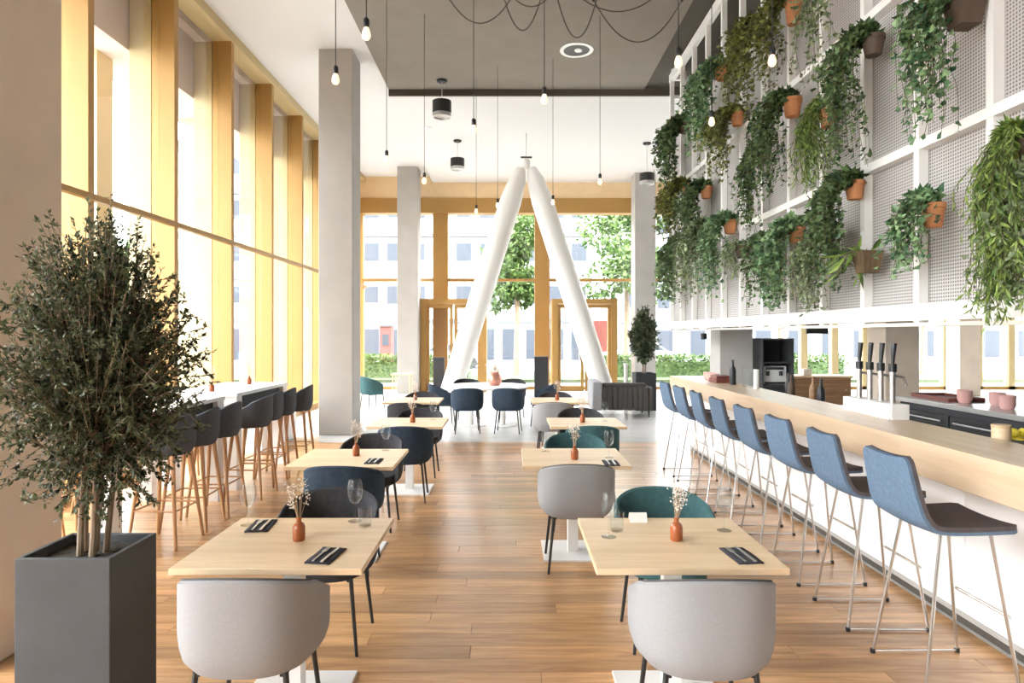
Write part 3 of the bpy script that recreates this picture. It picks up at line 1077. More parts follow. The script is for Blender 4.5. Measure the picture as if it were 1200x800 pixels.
def grow_tree(t, z0, stems, crown_c, crown_r, twigs, leaf_n, leaf_l, seed, lm, stem_r=0.016):
    r = random.Random(seed)
    tr, br, lf = [], MB(), MB()
    cc = Vector(crown_c)
    for sx, sy in stems:
        top = Vector((cc.x + sx * 2.2, cc.y + sy * 2.2, cc.z + crown_r[2] * 0.35))
        b = Vector((sx, sy, z0))
        mid = b.lerp(top, 0.5) + Vector((r.uniform(-0.03, 0.03), r.uniform(-0.03, 0.03), 0))
        pts = catmull([tuple(b), tuple(b.lerp(mid, 0.5) + Vector((r.uniform(-0.012, 0.012), 0, 0))), tuple(mid), tuple(top)], 4)
        MB().tube(pts, stem_r, 8, stem_r * 0.35).build('stem', M['bark'], t)
        tr.append([Vector(p) for p in pts])
    for k in range(twigs):
        st = r.choice(tr)
        f = r.uniform(0.45, 1.0)
        p0 = st[int(f * (len(st) - 1))]
        while True:
            q = Vector((r.uniform(-1, 1), r.uniform(-1, 1), r.uniform(-1, 1)))
            if 0.25 < q.length < 1:
                break
        # egg-shaped crown, wider below its middle
        shrink = 1.0 - 0.42 * max(0, q.z)
        end = cc + Vector((q.x * crown_r[0] * shrink, q.y * crown_r[1] * shrink, q.z * crown_r[2]))
        if k % 14 == 0:
            end += (end - cc) * 0.12
        mid = p0.lerp(end, 0.5) + Vector((0, 0, r.uniform(-0.02, 0.06)))
        pts = [Vector(p) for p in catmull([tuple(p0), tuple(mid), tuple(end)], 5)]
        br.tube(pts[::2] + [pts[-1]], 0.0024, 5, 0.0010)
        for j in range(leaf_n):
            s = r.uniform(0.35, 1.0)
            i = min(int(s * (len(pts) - 1)), len(pts) - 2)
            p = pts[i].lerp(pts[i + 1], r.random())
            d = ((pts[i + 1] - pts[i]).normalized() + Vector((r.gauss(0, 0.8), r.gauss(0, 0.8), r.gauss(-0.1, 0.7)))).normalized()
            L = leaf_l * r.uniform(0.7, 1.25)
            lf.leaf(p, d, Vector((r.gauss(0, 0.5), r.gauss(0, 0.5), 1)).normalized(), L, L * 0.48)
    br.build('branches', M['bark'], t)['kind'] = 'stuff'
    lf.build('foliage', lm, t, False)['kind'] = 'stuff'


big = box_planter('potted_tree', 'small-leaved ficus tree in a tall square grey planter by the concrete pier', 'potted tree', (-1.87, 2.89, 0), 0.40, 0.78, M['planter'], 0.36)
grow_tree(big, 0.74, [(-0.03, -0.02), (0.03, -0.03), (0.0, 0.04), (0.06, 0.02), (-0.05, 0.04)], (0.045, 0.0, 1.60), (0.50, 0.44, 0.74), 1000, 42, 0.027, 2, M['leaf_dark'], 0.015)
small = box_planter('potted_tree', 'slim clipped tree in a black planter behind the graphite sofa', 'potted tree', (3.06, 14.75, 0), 0.46, 0.84, M['blackmatt'])
grow_tree(small, 0.80, [(-0.02, 0), (0.03, 0.02)], (0, 0, 1.70), (0.36, 0.36, 0.68), 420, 20, 0.075, 6, M['leaf_dark'], 0.02)
for x, y, w, h, lab in ((-1.80, 16.6, 0.26, 1.12, 'charcoal pedestal box at the foot of the window-side raking column'), (0.80, 16.4, 0.34, 1.15, 'charcoal pedestal box in front of the gold mullion by the second door')):
    t = thing('pedestal_box', lab, 'pedestal', (x, y, 0))
    box('case', M['blackmatt'], (-w / 2, -w / 2, 0.04, w / 2, w / 2, h - 0.03), t, 0.005)
    box('lid', M['sofa'], (-w / 2 - 0.006, -w / 2 - 0.006, h - 0.029, w / 2 + 0.006, w / 2 + 0.006, h), t, 0.003)
    box('foot', M['black'], (-w / 2 + 0.02, -w / 2 + 0.02, 0, w / 2 - 0.02, w / 2 - 0.02, 0.039), t)
wp = thing('white_post', 'slim white post standing between the graphite sofa and the black planter', 'post', (2.62, 14.6, 0))
MB().lathe([(0.0, 0), (0.12, 0), (0.12, 0.015), (0.045, 0.02), (0.045, 1.02), (0.0, 1.02)], 20).build('shaft', M['white_steel'], wp)
MB().lathe([(0.0, 1.0205), (0.06, 1.0205), (0.06, 1.05), (0.0, 1.05)], 20).build('cap', M['white_steel'], wp)
sd = thing('side_table', 'small pale wooden side table by the glass near the teal chair', 'side table', (-2.62, 15.9, 0))
box('tabletop', M['oak'], (-0.25, -0.25, 0.72, 0.25, 0.25, 0.75), sd)
for sx in (-0.22, 0.19):
    for sy in (-0.22, 0.19):
        box('leg', M['oak'], (sx, sy, 0, sx + 0.03, sy + 0.03, 0.719), sd)

# ------------------------------------------------------------------ hanging plants on the screen
def hanging_plant(y, z, pot, pr, ph, leaf, n, length, out, spread, ls, seed, lab, style='ivy', mound=1.0, xo=0.0, potshape='round'):
    """pot fixed to the room side of the screen; strands arch out into the room and hang"""
    t = thing('hanging_plant', lab, 'hanging plant', (2.912 - pr - xo, y, z), 0, 'plants on the white screen')
    r = random.Random(seed)
    if style == 'ivy':
        n, ls, length = int(n * 1.7), ls * 1.3, length * 0.86
    if potshape == 'box':
        mb = MB()
        a = pr
        for s, zz in ((0.78, 0.0), (1.0, ph)):
            pass
        mb.grid([[(-a * .7, -a * .7, 0), (a * .7, -a * .7, 0), (a * .7, a * .7, 0), (-a * .7, a * .7, 0)],
                 [(-a, -a, ph), (a, -a, ph), (a, a, ph), (-a, a, ph)],
                 [(-a * .86, -a * .86, ph), (a * .86, -a * .86, ph), (a * .86, a * .86, ph), (-a * .86, a * .86, ph)],
                 [(-a * .8, -a * .8, ph - .04), (a * .8, -a * .8, ph - .04), (a * .8, a * .8, ph - .04), (-a * .8, a * .8, ph - .04)]], closed=True)
        mb.f.append((3, 2, 1, 0))
        mb.f.append((12, 13, 14, 15))
        mb.build('pot', pot, t, False)
    else:
        MB().lathe([(0.0, 0.0), (pr * 0.66, 0.0), (pr * 0.70, 0.006), (pr * 0.93, ph * 0.78), (pr, ph * 0.79), (pr * 1.0, ph), (pr * 0.88, ph), (pr * 0.84, ph - 0.03), (0.0, ph - 0.03)], 24).build('pot', pot, t)
    MB().tube([(pr * 0.9, 0, ph * 0.85), (pr + 0.012 + xo, 0, ph * 0.85)], 0.007, 6).build('bracket', M['white_steel'], t)
    fo, vi = MB(), MB()
    top = Vector((0, 0, ph - 0.01))
    for k in range(n):
        # direction mostly towards the room (-X) and along the screen (+-Y)
        a = r.uniform(-0.5, 1.4)
        dv = Vector((-math.cos(a), math.sin(a) * spread, 0))
        o = out * r.uniform(0.35, 1.1)
        L = length * (r.uniform(0.35, 1.0) if k % 4 else r.uniform(0.85, 1.12))
        p0 = top + dv * pr * r.uniform(0.1, 0.8)
        p1 = top + dv * (pr + o * 0.35) + Vector((0, 0, r.uniform(0.02, 0.09) * mound))
        p2 = top + dv * (pr * 0.8 + o) + Vector((r.gauss(0, .02), r.gauss(0, .03), -L * 0.28))
        p3 = p2 + Vector((r.gauss(0.01, .04), r.gauss(0, .05), -L * 0.36))
        p4 = p3 + Vector((r.gauss(0.01, .03), r.gauss(0, .04), -L * 0.36))
        for q in (p1, p2, p3, p4):
            q.x = min(q.x, pr - 0.02)
        pts = [Vector(p) for p in catmull([tuple(p0), tuple(p1), tuple(p2), tuple(p3), tuple(p4)], 4)]
        vi.tube(pts[::2] + [pts[-1]], 0.0025, 4, 0.0012)
        tot = sum((pts[i + 1] - pts[i]).length for i in range(len(pts) - 1))
        step = ls * (0.30 if style == 'fern' else 0.46)
        cnt = max(3, int(tot / step))
        for j in range(cnt):
            s = (j + r.random()) / cnt
            s = s ** 1.3
            i = min(int(s * (len(pts) - 1)), len(pts) - 2)
            p = pts[i].lerp(pts[i + 1], r.random())
            if style == 'fern':
                d = ((pts[i + 1] - pts[i]).normalized() * 0.9 + Vector((r.gauss(0, .7), r.gauss(0, .7), r.gauss(-.2, .3)))).normalized()
                LL = ls * r.uniform(0.7, 1.4)
                fo.leaf(p, d, Vector((r.gauss(-.4, .5), r.gauss(0, .5), .6)).normalized(), LL, LL * 0.22)
            else:
                d = Vector((r.gauss(-.35, .6), r.gauss(0, .75), r.gauss(-.45, .5))).normalized()
                LL = ls * r.uniform(0.65, 1.2) * (1.0 - 0.35 * s)
                fo.leaf(p, d, Vector((r.gauss(-.5, .4), r.gauss(0, .4), .7)).normalized(), LL, LL * 0.80)
    # mound above the rim
    for k in range(int(n * 3 * mound)):
        a = r.uniform(0.15 * PI, 1.25 * PI)
        o = pr * 1.15 * math.sqrt(r.random())
        p = top + Vector((min(math.cos(a) * o, pr - 0.03), math.sin(a) * o, r.uniform(0, 0.09) * mound))
        d = Vector((r.gauss(-.2, .7), r.gauss(0, .7), r.gauss(.35, .5))).normalized()
        LL = ls * r.uniform(0.7, 1.2)
        fo.leaf(p, d, Vector((r.gauss(0, .6), r.gauss(0, .6), 1)).normalized(), LL, LL * (0.25 if style == 'fern' else 0.8))
    vi.build('vine_stems', M['vine'], t)['kind'] = 'stuff'
    fo.build('foliage', leaf, t, False)['kind'] = 'stuff'
    return t


TC, BP, PW_ = M['terracotta'], M['potbrown'], M['potwood']
IV, BL, FE, PA, OL = M['leaf_ivy'], M['leaf_blue'], M['leaf_fern'], M['leaf_pale'], M['leaf_olive']
#      y     z     pot pr    ph    leaf n  len   out   spr  leaf  seed label
HP = [  # most pot y and z worked out from image pixels on the screen plane
    (6.46, 4.80, TC, 0.085, 0.26, OL, 26, 0.95, 0.34, 1.0, 0.055, 11, 'olive-leaved trailing plant in the topmost terracotta pot on the screen'),
    (5.04, 3.88, BP, 0.085, 0.15, IV, 34, 1.05, 0.28, 1.0, 0.055, 12, 'dark ivy trailing from a round dark brown pot under the second screen rail'),
    (4.02, 3.62, BP, 0.090, 0.22, BL, 30, 0.95, 0.30, 0.35, 0.060, 13, 'blue-green pothos trailing from a dark brown box pot high on the screen', 'ivy', 0.35, 0.0, 'box'),
    (6.46, 3.88, TC, 0.095, 0.18, IV, 34, 1.05, 0.30, 0.9, 0.055, 14, 'dark ivy in a terracotta pot directly below the topmost terracotta pot'),
    (5.76, 3.55, TC, 0.080, 0.16, FE, 56, 0.66, 0.18, 0.8, 0.060, 15, 'light green fern in a small terracotta pot hanging below the dark ivy', 'fern'),
    (3.52, 2.62, BP, 0.090, 0.16, FE, 120, 0.90, 0.15, 0.9, 0.055, 16, 'big bright green trailing fern in a brown pot, lushest on the screen', 'fern'),
    (4.34, 2.43, TC, 0.075, 0.16, BL, 26, 0.50, 0.18, 1.0, 0.055, 17, 'leafy trailing plant in a terracotta pot low on the screen beside the big fern'),
    (5.12, 2.20, PW_, 0.085, 0.17, FE, 5, 0.18, 0.12, 1.0, 0.16, 18, 'sparse spider plant in a dark wooden box pot just above the bar beam', 'fern', 0.25, 0.0, 'box'),
    (5.32, 2.82, TC, 0.080, 0.15, IV, 38, 0.95, 0.26, 1.2, 0.060, 19, 'dense dark ivy trailing over the lowest inner rail above the wooden box pot'),
    (6.40, 2.62, TC, 0.085, 0.15, BL, 56, 0.85, 0.26, 1.6, 0.065, 20, 'broad blue-green trailing plant low in the middle of the screen'),
    (5.72, 2.42, BP, 0.080, 0.15, PA, 30, 0.72, 0.24, 1.0, 0.045, 21, 'sage grey trailing plant low on the screen beside the broad blue-green one'),
    (7.15, 2.60, TC, 0.080, 0.15, IV, 16, 0.75, 0.20, 1.0, 0.050, 22, 'thin ivy in a terracotta pot next to the dark box pot low on the screen'),
    (8.30, 3.00, TC, 0.090, 0.17, BL, 44, 1.05, 0.30, 1.3, 0.065, 23, 'green trailing plant in a terracotta pot at mid height toward the screen end'),
    (9.30, 3.66, TC, 0.090, 0.17, IV, 40, 0.95, 0.34, 1.4, 0.065, 24, 'trailing plant in a terracotta pot at middle height near the end of the screen'),
    (7.85, 2.64, BP, 0.080, 0.14, PA, 14, 0.45, 0.18, 1.0, 0.050, 25, 'small trailing plant in a dark box pot low toward the far end', 'ivy', 0.7, 0.0, 'box'),
    (7.25, 5.00, BP, 0.090, 0.17, OL, 40, 1.00, 0.32, 1.2, 0.060, 26, 'olive green trailing plant beside the topmost terracotta pot, toward the far end'),
    (8.65, 5.10, TC, 0.090, 0.17, BL, 50, 1.15, 0.36, 1.5, 0.075, 27, 'full green trailing plant high on the screen between handrail and second rail'),
    (10.45, 4.95, BP, 0.095, 0.17, IV, 46, 1.15, 0.34, 1.5, 0.080, 28, 'dark round ivy highest at the far end of the screen'),
    (5.50, 4.66, TC, 0.085, 0.17, PA, 14, 0.98, 0.24, 1.2, 0.055, 29, 'thin pale strands trailing from a pot at the top edge of the screen'),
    (7.22, 3.62, BP, 0.085, 0.16, IV, 32, 1.00, 0.18, 0.6, 0.055, 30, 'narrow dark ivy column in the middle of the screen'),
    (9.25, 3.10, TC, 0.090, 0.16, PA, 40, 1.15, 0.34, 1.5, 0.065, 31, 'pale green trailing plant low at the far end of the screen'),
    (10.40, 3.95, TC, 0.090, 0.16, OL, 42, 1.00, 0.34, 1.5, 0.075, 32, 'yellow-green trailing plant at middle height on the last posts of the screen'),
    (10.50, 3.05, BP, 0.090, 0.16, IV, 46, 1.10, 0.32, 1.5, 0.075, 33, 'dark green trailing plant lowest on the last posts of the screen'),
    (3.46, 2.40, BP, 0.085, 0.16, PA, 46, 0.75, 0.10, 1.0, 0.050, 34, 'grey-green trailing plant hanging partly behind the big bright fern'),
    (8.05, 4.30, TC, 0.085, 0.16, OL, 40, 0.85, 0.30, 1.3, 0.060, 35, 'olive trailing plant around the glowing bulb at the second rail'),
]
for a in HP:
    hanging_plant(*a)

# ------------------------------------------------------------------ pendant bulbs
def make_pendant(zc, zb, lit=True):
    """zc ceiling height, zb bulb centre"""
    root = thing('pendant_light', '', '')
    h = zc - zb
    MB().tube([(0, 0, 0.10), (0, 0, h)], 0.0042, 6).build('cord', M['black'], root)
    MB().lathe([(0.0, 0.052), (0.021, 0.052), (0.024, 0.06), (0.024, 0.11), (0.012, 0.125), (0.0, 0.125)], 16).build('socket', M['black'], root)
    MB().lathe([(0.0, -0.044), (0.018, -0.041), (0.031, -0.024), (0.034, -0.003), (0.029, 0.022), (0.020, 0.046), (0.016, 0.053), (0.0, 0.053)], 20).build('bulb', M['bulbglass'] if lit else M['bulb'], root)
    return root


PEND = [
    (-1.09, 4.94, 4.0, 6.49, 'pendant bulb hanging at the edge of the dark ceiling, largest on the window side'),
    (-1.56, 5.82, 4.0, 6.49, 'pendant bulb seen before the concrete column by the windows'),
    (0.34, 6.32, 4.0, 6.49, 'pendant bulb hanging above the aisle on the twin cord under the downlight'),
    (-0.40, 7.25, 4.0, 6.49, 'pendant bulb hanging beside the black cylinder spotlights'),
    (-1.61, 8.50, 4.0, 6.49, 'pendant bulb hanging just beside the first concrete column'),
    (-1.27, 9.68, 4.0, 6.49, 'pendant bulb seen before the second, slimmer-looking concrete column'),
    (1.36, 9.74, 4.0, 6.49, 'pendant bulb hanging alone between raking column and planted screen'),
    (0.755, 11.25, 4.0, 6.49, 'pendant bulb just beside the bar-side raking column'),
    (-0.21, 11.55, 4.0, 6.49, 'pendant bulb just beside the window-side raking column'),
    (-0.62, 12.1, 4.0, 6.49, 'pendant bulb in front of the gold beam over the round table'),
    (1.42, 5.45, 4.0, 6.49, 'pendant bulb hanging by the handrail end of the white screen'),
    (2.20, 5.43, 4.0, 6.49, 'pendant bulb glowing among the topmost trailing plants'),
    (2.18, 6.99, 4.0, 6.49, 'pendant bulb glowing amber amid the plants at mid screen'),
]
p0 = None
for i, (x, y, z, zc, lab) in enumerate(PEND):
    o = place('pendant', lambda: make_pendant(6.488, 4.0), (x, y, z), 0, lab, 'pendant light', 'bare bulb pendants')

# loose swagged cables below the dark ceiling
def swag(x0, x1, y, drop, lab, y1=None):
    y1 = y if y1 is None else y1
    pts = []
    for i in range(21):
        t = i / 20
        pts.append((x0 + (x1 - x0) * t, y + (y1 - y) * t, 6.478 - drop * (1 - (2 * t - 1) ** 2)))
    o = MB().tube(pts, 0.008, 6).build('ceiling_cable', M['dark_edge'])
    for p in (pts[0], pts[-1]):
        MB().lathe([(0.0, -0.03), (0.02, -0.02), (0.02, 0.0105), (0.0, 0.0105)], 10, p).build('cable_clip', M['black'], o)
    tag(o, lab, 'cable', 'swagged cables under the dark ceiling')


for a in ((-0.87, 0.04, 9.15, 0.38, 'swagged cable under the dark ceiling, window side of the middle cords'),
          (-0.08, 0.45, 9.15, 0.48, 'short tight cable loop under the dark ceiling beside the middle cords'),
          (-0.02, 0.62, 9.0, 0.22, 'shallow cable loop crossing the tight loop under the dark ceiling'),
          (0.68, 1.24, 9.2, 0.56, 'deep cable loop under the dark ceiling just above the downlight'),
          (0.95, 2.08, 9.1, 0.24, 'shallow swagged cable under the dark ceiling on the bar side'),
          (1.20, 2.46, 9.25, 0.60, 'widest swagged cable under the dark ceiling, reaching to the planted screen')):
    swag(*a)

dl = thing('recessed_downlight', 'round recessed downlight with a silver ring in the dark ceiling', 'downlight', (1.13, 10.9, 6.489))
MB().lathe([(0.22, 0.0), (0.22, -0.012), (0.28, -0.012), (0.285, 0.0)], 32).build('ring', M['steel'], dl)
MB().lathe([(0.0, -0.002), (0.219, -0.002), (0.219, 0.0), (0.0, 0.0)], 32).build('reflector', M['black'], dl)
MB().lathe([(0.0, -0.02), (0.06, -0.02), (0.07, -0.003), (0.0, -0.003)], 20, (0.03, 0, 0)).build('lamp', M['white'], dl)


def hanging_spot(x, y, zc, zt, r_, h, lab):
    t = thing('cylinder_spotlight', lab, 'spotlight', (x, y, zc), 0, 'black cylinder spotlights')
    MB().lathe([(0.0, -0.035), (0.09, -0.035), (0.10, 0.0), (0.0, 0.0)], 20).build('canopy', M['blackmatt'], t)
    MB().tube([(0, 0, -0.03), (0, 0, zt - zc)], 0.010, 8).build('rod', M['steel'], t)
    MB().lathe([(0.0, 0.0), (r_, 0.0), (r_, -h + 0.07), (0.0, -h + 0.07)], 24, (0, 0, zt - zc)).build('housing', M['black'], t)
    MB().lathe([(0.0, -h + 0.069), (r_, -h + 0.069), (r_, -h), (r_ - 0.02, -h), (r_ - 0.03, -h + 0.03), (0.0, -h + 0.03)], 24, (0, 0, zt - zc)).build('rim', M['steel'], t)


hanging_spot(-1.27, 12.2, 6.489, 6.09, 0.18, 0.30, 'black cylinder spotlight hung from the dark ceiling, larger of the two by the windows')
hanging_spot(-1.25, 15.6, 6.369, 5.93, 0.17, 0.27, 'black cylinder spotlight hung below the white ceiling, beside the window-side raking column')
hanging_spot(3.35, 15.8, 6.369, 5.62, 0.18, 0.26, 'black cylinder spotlight before the bar-side concrete column')
t = thing('smoke_detector', 'flat white smoke detector on the white ceiling beside the cylinder spotlight', 'smoke detector', (-1.85, 14.6, 6.37))
MB().lathe([(0.0, -0.05), (0.06, -0.05), (0.10, -0.02), (0.10, 0.0), (0.0, 0.0)], 20).build('body', M['white'], t)
MB().lathe([(0.0, -0.056), (0.012, -0.056), (0.012, -0.051), (0.0, -0.051)], 10).build('sensor', M['black'], t)

# ------------------------------------------------------------------ behind the bar
tt = thing('tap_tower', 'beer tap tower of four chrome columns with black handles on the bar counter', 'beer taps', (2.80, 4.98, 1.101))
box('tower_base', M['white_steel'], (-0.06, -0.33, 0.0, 0.07, 0.33, 0.11), tt, 0.004)
for k in range(14):
    box('base_slat', M['white'], (-0.072, -0.32 + k * 0.047, 0.002, -0.061, -0.29 + k * 0.047, 0.108), tt)
for k, yv in enumerate((-0.24, -0.09, 0.06, 0.21)):
    MB().tube([(0, yv, 0.111), (0, yv, 0.34)], 0.021, 14).build('tap_column', M['chrome'], tt)
    MB().tube([(0, yv, 0.341), (0, yv, 0.40)], 0.028, 14).build('tap_head', M['black'], tt)
    MB().tube([(0, yv, 0.401), (0.004, yv, 0.46), (0.012, yv, 0.55)], 0.013, 10, 0.019).build('tap_handle', M['black'], tt)
    MB().tube([(0.021, yv, 0.31), (0.08, yv, 0.30), (0.10, yv, 0.24)], 0.010, 10).build('spout', M['chrome'], tt)

bb = thing('back_bar', 'black back bar unit with dark doors and a pale stone top behind the counter', 'back bar', (4.40, 2.2, 0))
box('body', M['blackmatt'], (0.0, 0, 0.1, 0.62, 5.1, 0.97), bb)
box('stone_top', M['steel'], (-0.04, -0.02, 0.971, 0.66, 5.12, 1.02), bb, 0.003)
box('plinth', M['black'], (0.05, 0.0, 0, 0.6, 5.1, 0.099), bb)
for k in range(6):
    d = box('door', M['black'], (-0.022, 0.02 + k * 0.85, 0.12, -0.001, 0.85 + k * 0.85, 0.90), bb)
    MB().tube([(-0.045, 0.10 + k * 0.85, 0.84), (-0.045, 0.77 + k * 0.85, 0.84)], 0.009, 8).box(-0.045, 0.12 + k * .85, .835, -.022, .14 + k * .85, .845).box(-0.045, 0.73 + k * .85, .835, -.022, .75 + k * .85, .845).build('handle', M['steel'], d)

r = random.Random(9)
for k in range(7):
    o = MB().lathe([(0.0, 0), (0.05, 0), (0.065, 0.03), (0.07, 0.13), (0.063, 0.13), (0.055, 0.03), (0.0, 0.02)], 20).build('blush_cup', M['pinkglass'])
    o.location = (4.62 + 0.12 * (k % 2), 4.9 + 0.28 * k, 1.021)
    tag(o, 'blush pink cup on the back bar, %s from the beer tap end' % ORD[6 - k], 'cup', 'blush cups on the back bar')
for y, lab in ((3.9, 'oxblood serving tray lying flat on the end of the back bar by the yellow bowl'), (6.95, 'oxblood serving tray on the back bar before the shade-browned pillar')):
    o = MB().box(0, 0, 0, 0.38, 0.62, 0.012).box(0, 0, 0.012, 0.012, 0.62, 0.04).box(0.368, 0, 0.012, 0.38, 0.62, 0.04).box(0.012, 0, 0.012, 0.368, 0.012, 0.04).box(0.012, 0.608, 0.012, 0.368, 0.62, 0.04).build('serving_tray', M['redbrown'], None, False)
    o.location = (4.52, y - 0.1, 1.021) if y < 4 else (4.50, y - 0.3, 1.021)
    tag(o, lab, 'tray')

def make_bottle(m):
    o = MB().lathe([(0.0, 0), (0.036, 0), (0.038, 0.01), (0.038, 0.17), (0.028, 0.21), (0.013, 0.235), (0.013, 0.29), (0.016, 0.291), (0.016, 0.30), (0.0, 0.30)], 18).build('bottle', m)
    return o


BOT = [(2.72, 7.9, 'black', 'dark bottle on the counter by the white tubes'), (3.05, 6.35, 'black', 'black bottle on the work shelf beside the beer taps'),
       (3.10, 6.62, 'brownwood', 'brown bottle on the work shelf beyond the black one'), (3.02, 6.95, 'potbrown', 'dark brown bottle on the work shelf farther along'),
       (3.12, 7.25, 'black', 'black bottle at the column end of the work shelf')]
for x, y, m, lab in BOT:
    o = make_bottle(M[m])
    o.location = (x, y, 1.101 if x < 2.85 else 0.981)
    tag(o, lab, 'bottle', 'bottles behind the bar')
for k in range(3):
    o = MB().lathe([(0.0, 0), (0.03, 0), (0.03, 0.22), (0.026, 0.22), (0.026, 0.01), (0.0, 0.01)], 18).build('candle_tube', M['drinkglass'] if k else M['white'])
    o.location = (2.76, 7.25 + 0.17 * k, 1.101)
    tag(o, 'slim white tube standing on the bar counter' if k == 0 else ('slim clear tube standing on the bar counter right behind the white one' if k == 1 else 'slim clear tube standing on the bar counter, last behind the white one'), 'tube', 'slim tubes on the counter')
o = MB().box(0, 0, 0, 0.22, 0.30, 0.05).box(0.01, 0.02, 0.0505, 0.21, 0.28, 0.085).build('menu_stack', M['redbrown'], None, False, 0.004)
o.location = (2.60, 8.15, 1.101)
tag(o, 'stack of oxblood menus on the far part of the bar counter', 'menus')
for k in range(4):
    o = MB().lathe([(0.0, 0), (0.035, 0), (0.045, 0.09), (0.04, 0.09), (0.0, 0.012)], 16).build('blush_cup', M['pinkglass'])
    o.location = (2.74, 8.62 + 0.13 * k, 1.101)
    tag(o, 'blush pink cup on the bar counter, %s behind the menus' % ORD[k], 'cup', 'blush cups at the counter end')
lb = thing('lemon_bowl', 'steel bowl of yellow lemons on the work shelf inside the bar', 'bowl', (3.18, 4.05, 0.981))
MB().lathe([(0.0, 0), (0.07, 0), (0.13, 0.09), (0.125, 0.09), (0.06, 0.012), (0.0, 0.012)], 24).build('bowl', M['steel'], lb)
for k in range(8):
    a = k * 2 * PI / 6 if k < 6 else k * PI
    rr = 0.070 if k < 6 else 0.036
    o = MB().lathe([(0.0, -0.042), (0.012, -0.036), (0.028, -0.018), (0.031, 0), (0.028, 0.018), (0.012, 0.036), (0.0, 0.042)], 14).build('lemon', M['yellow'])
    o.location = (3.18 + rr * math.cos(a), 4.05 + rr * math.sin(a), 0.981 + (0.064 if k < 6 else 0.121))
    o.rotation_euler = (1.4, 0.3 * k, a)
    tag(o, 'yellow lemon in the steel bowl on the bar work shelf', 'lemon', 'lemons in the bowl')
cn = thing('canister', 'pale wooden canister on the work shelf beside the lemons', 'canister', (2.98, 3.93, 0.981))
MB().lathe([(0.0, 0), (0.05, 0), (0.05, 0.17), (0.0, 0.17)], 20).build('body', M['oak'], cn)
MB().lathe([(0.0, 0.171), (0.052, 0.171), (0.052, 0.19), (0.0, 0.19)], 20).build('lid', M['oak_edge'], cn)

ov = thing('appliance_cabinet', 'grey tall cabinet with a silver coffee machine bay behind the far counter', 'cabinet', (4.42, 11.35, 0))
box('side_panel', M['planter'], (0.0, 0, 0, 0.03, 0.55, 1.60), ov)
box('side_panel', M['planter'], (0.53, 0, 0, 0.56, 0.55, 1.60), ov)
box('top_panel', M['planter'], (0.0, 0, 1.601, 0.56, 0.55, 1.64), ov)
box('shelf', M['planter'], (0.031, 0.02, 1.20, 0.529, 0.55, 1.22), ov)
box('shelf', M['planter'], (0.031, 0.02, 0.80, 0.529, 0.55, 0.82), ov)
box('back_panel', M['planter'], (0.031, 0.53, 0.0, 0.529, 0.549, 1.599), ov)
box('drawer_front', M['blackmatt'], (0.031, 0.0, 0.05, 0.529, 0.02, 0.79), ov)
cm = thing('coffee_machine', 'silver coffee machine standing in the grey cabinet', 'coffee machine', (4.48, 11.42, 0.821))
box('body', M['white_steel'], (0.0, 0.05, 0.0, 0.42, 0.40, 0.33), cm, 0.01)
for xx in (0.08, 0.31):
    MB().tube([(xx, 0.03, 0.24), (xx, 0.03, 0.16)], 0.03, 12).build('group_head', M['black'], cm)
box('drip_tray', M['black'], (0.04, 0.0, 0.02, 0.38, 0.049, 0.05), cm)
box('control_panel', M['blackmatt'], (0.05, 0.042, 0.265, 0.37, 0.0495, 0.31), cm)

sb = thing('sideboard', 'brown wooden sideboard under the far windows behind the bar', 'sideboard', (5.08, 12.9, 0))
box('top_board', M['oak_edge'], (0.0, 0, 0.84, 1.75, 0.6, 0.88), sb, 0.003)
box('body', M['brownwood'], (0.02, 0.03, 0.30, 1.73, 0.58, 0.839), sb)
for k in range(3):
    d = box('door', M['brownwood'], (0.035 + k * 0.565, 0.01, 0.32, 0.585 + k * 0.565, 0.029, 0.82), sb)
    MB().lathe([(0.0, 0), (0.014, 0), (0.014, 0.02), (0.0, 0.02)], 10).build('knob', M['steel'], d, loc=(0.55 + k * 0.565 - 0.06, 0.009, 0.6)).rotation_euler = (PI / 2, 0, 0)
for sx in (0.06, 1.63):
    for sy in (0.06, 0.48):
        box('leg', M['black'], (sx, sy, 0, sx + 0.05, sy + 0.05, 0.299), sb)
for k, x in enumerate((5.2, 5.42, 5.95)):
    o = MB().box(0, 0, 0, 0.16, 0.16, 0.13).build('white_box', M['card'], None, False, 0.005)
    o.location = (x, 13.1, 0.881)
    tag(o, 'small white box on the brown sideboard, %s from the grey cabinet' % ORD[k], 'box', 'white boxes on the sideboard')
mo = thing('wall_monitor', 'black flat monitor hung on a pole before the far windows behind the bar', 'monitor', (5.56, 11.7, 0))
box('screen', M['black'], (-0.19, 0, 1.72, 0.19, 0.05, 1.90), mo, 0.004)
MB().tube([(0, 0.025, 1.901), (0, 0.025, 2.85)], 0.02, 8).build('pole', M['black'], mo)
sp = thing('hanging_speaker', 'small black speaker hanging on a rod at the far end of the bar', 'speaker', (3.48, 11.6, 1.62))
MB().lathe([(0.0, 0), (0.05, 0), (0.055, 0.02), (0.055, 0.11), (0.0, 0.115)], 16).build('body', M['black'], sp)
MB().tube([(0, 0, 0.112), (0, 0, 1.228)], 0.006, 6).build('rod', M['white_steel'], sp)

# ------------------------------------------------------------------ outside
struct('ground_street', box('ground_street', M['asphalt'], (-70, -40, -0.4, 70, 90, -0.201)))
struct('ground_lawn', box('ground_lawn', M['lawn'], (-30, 25.5, -0.2, 40, 31, -0.08)))


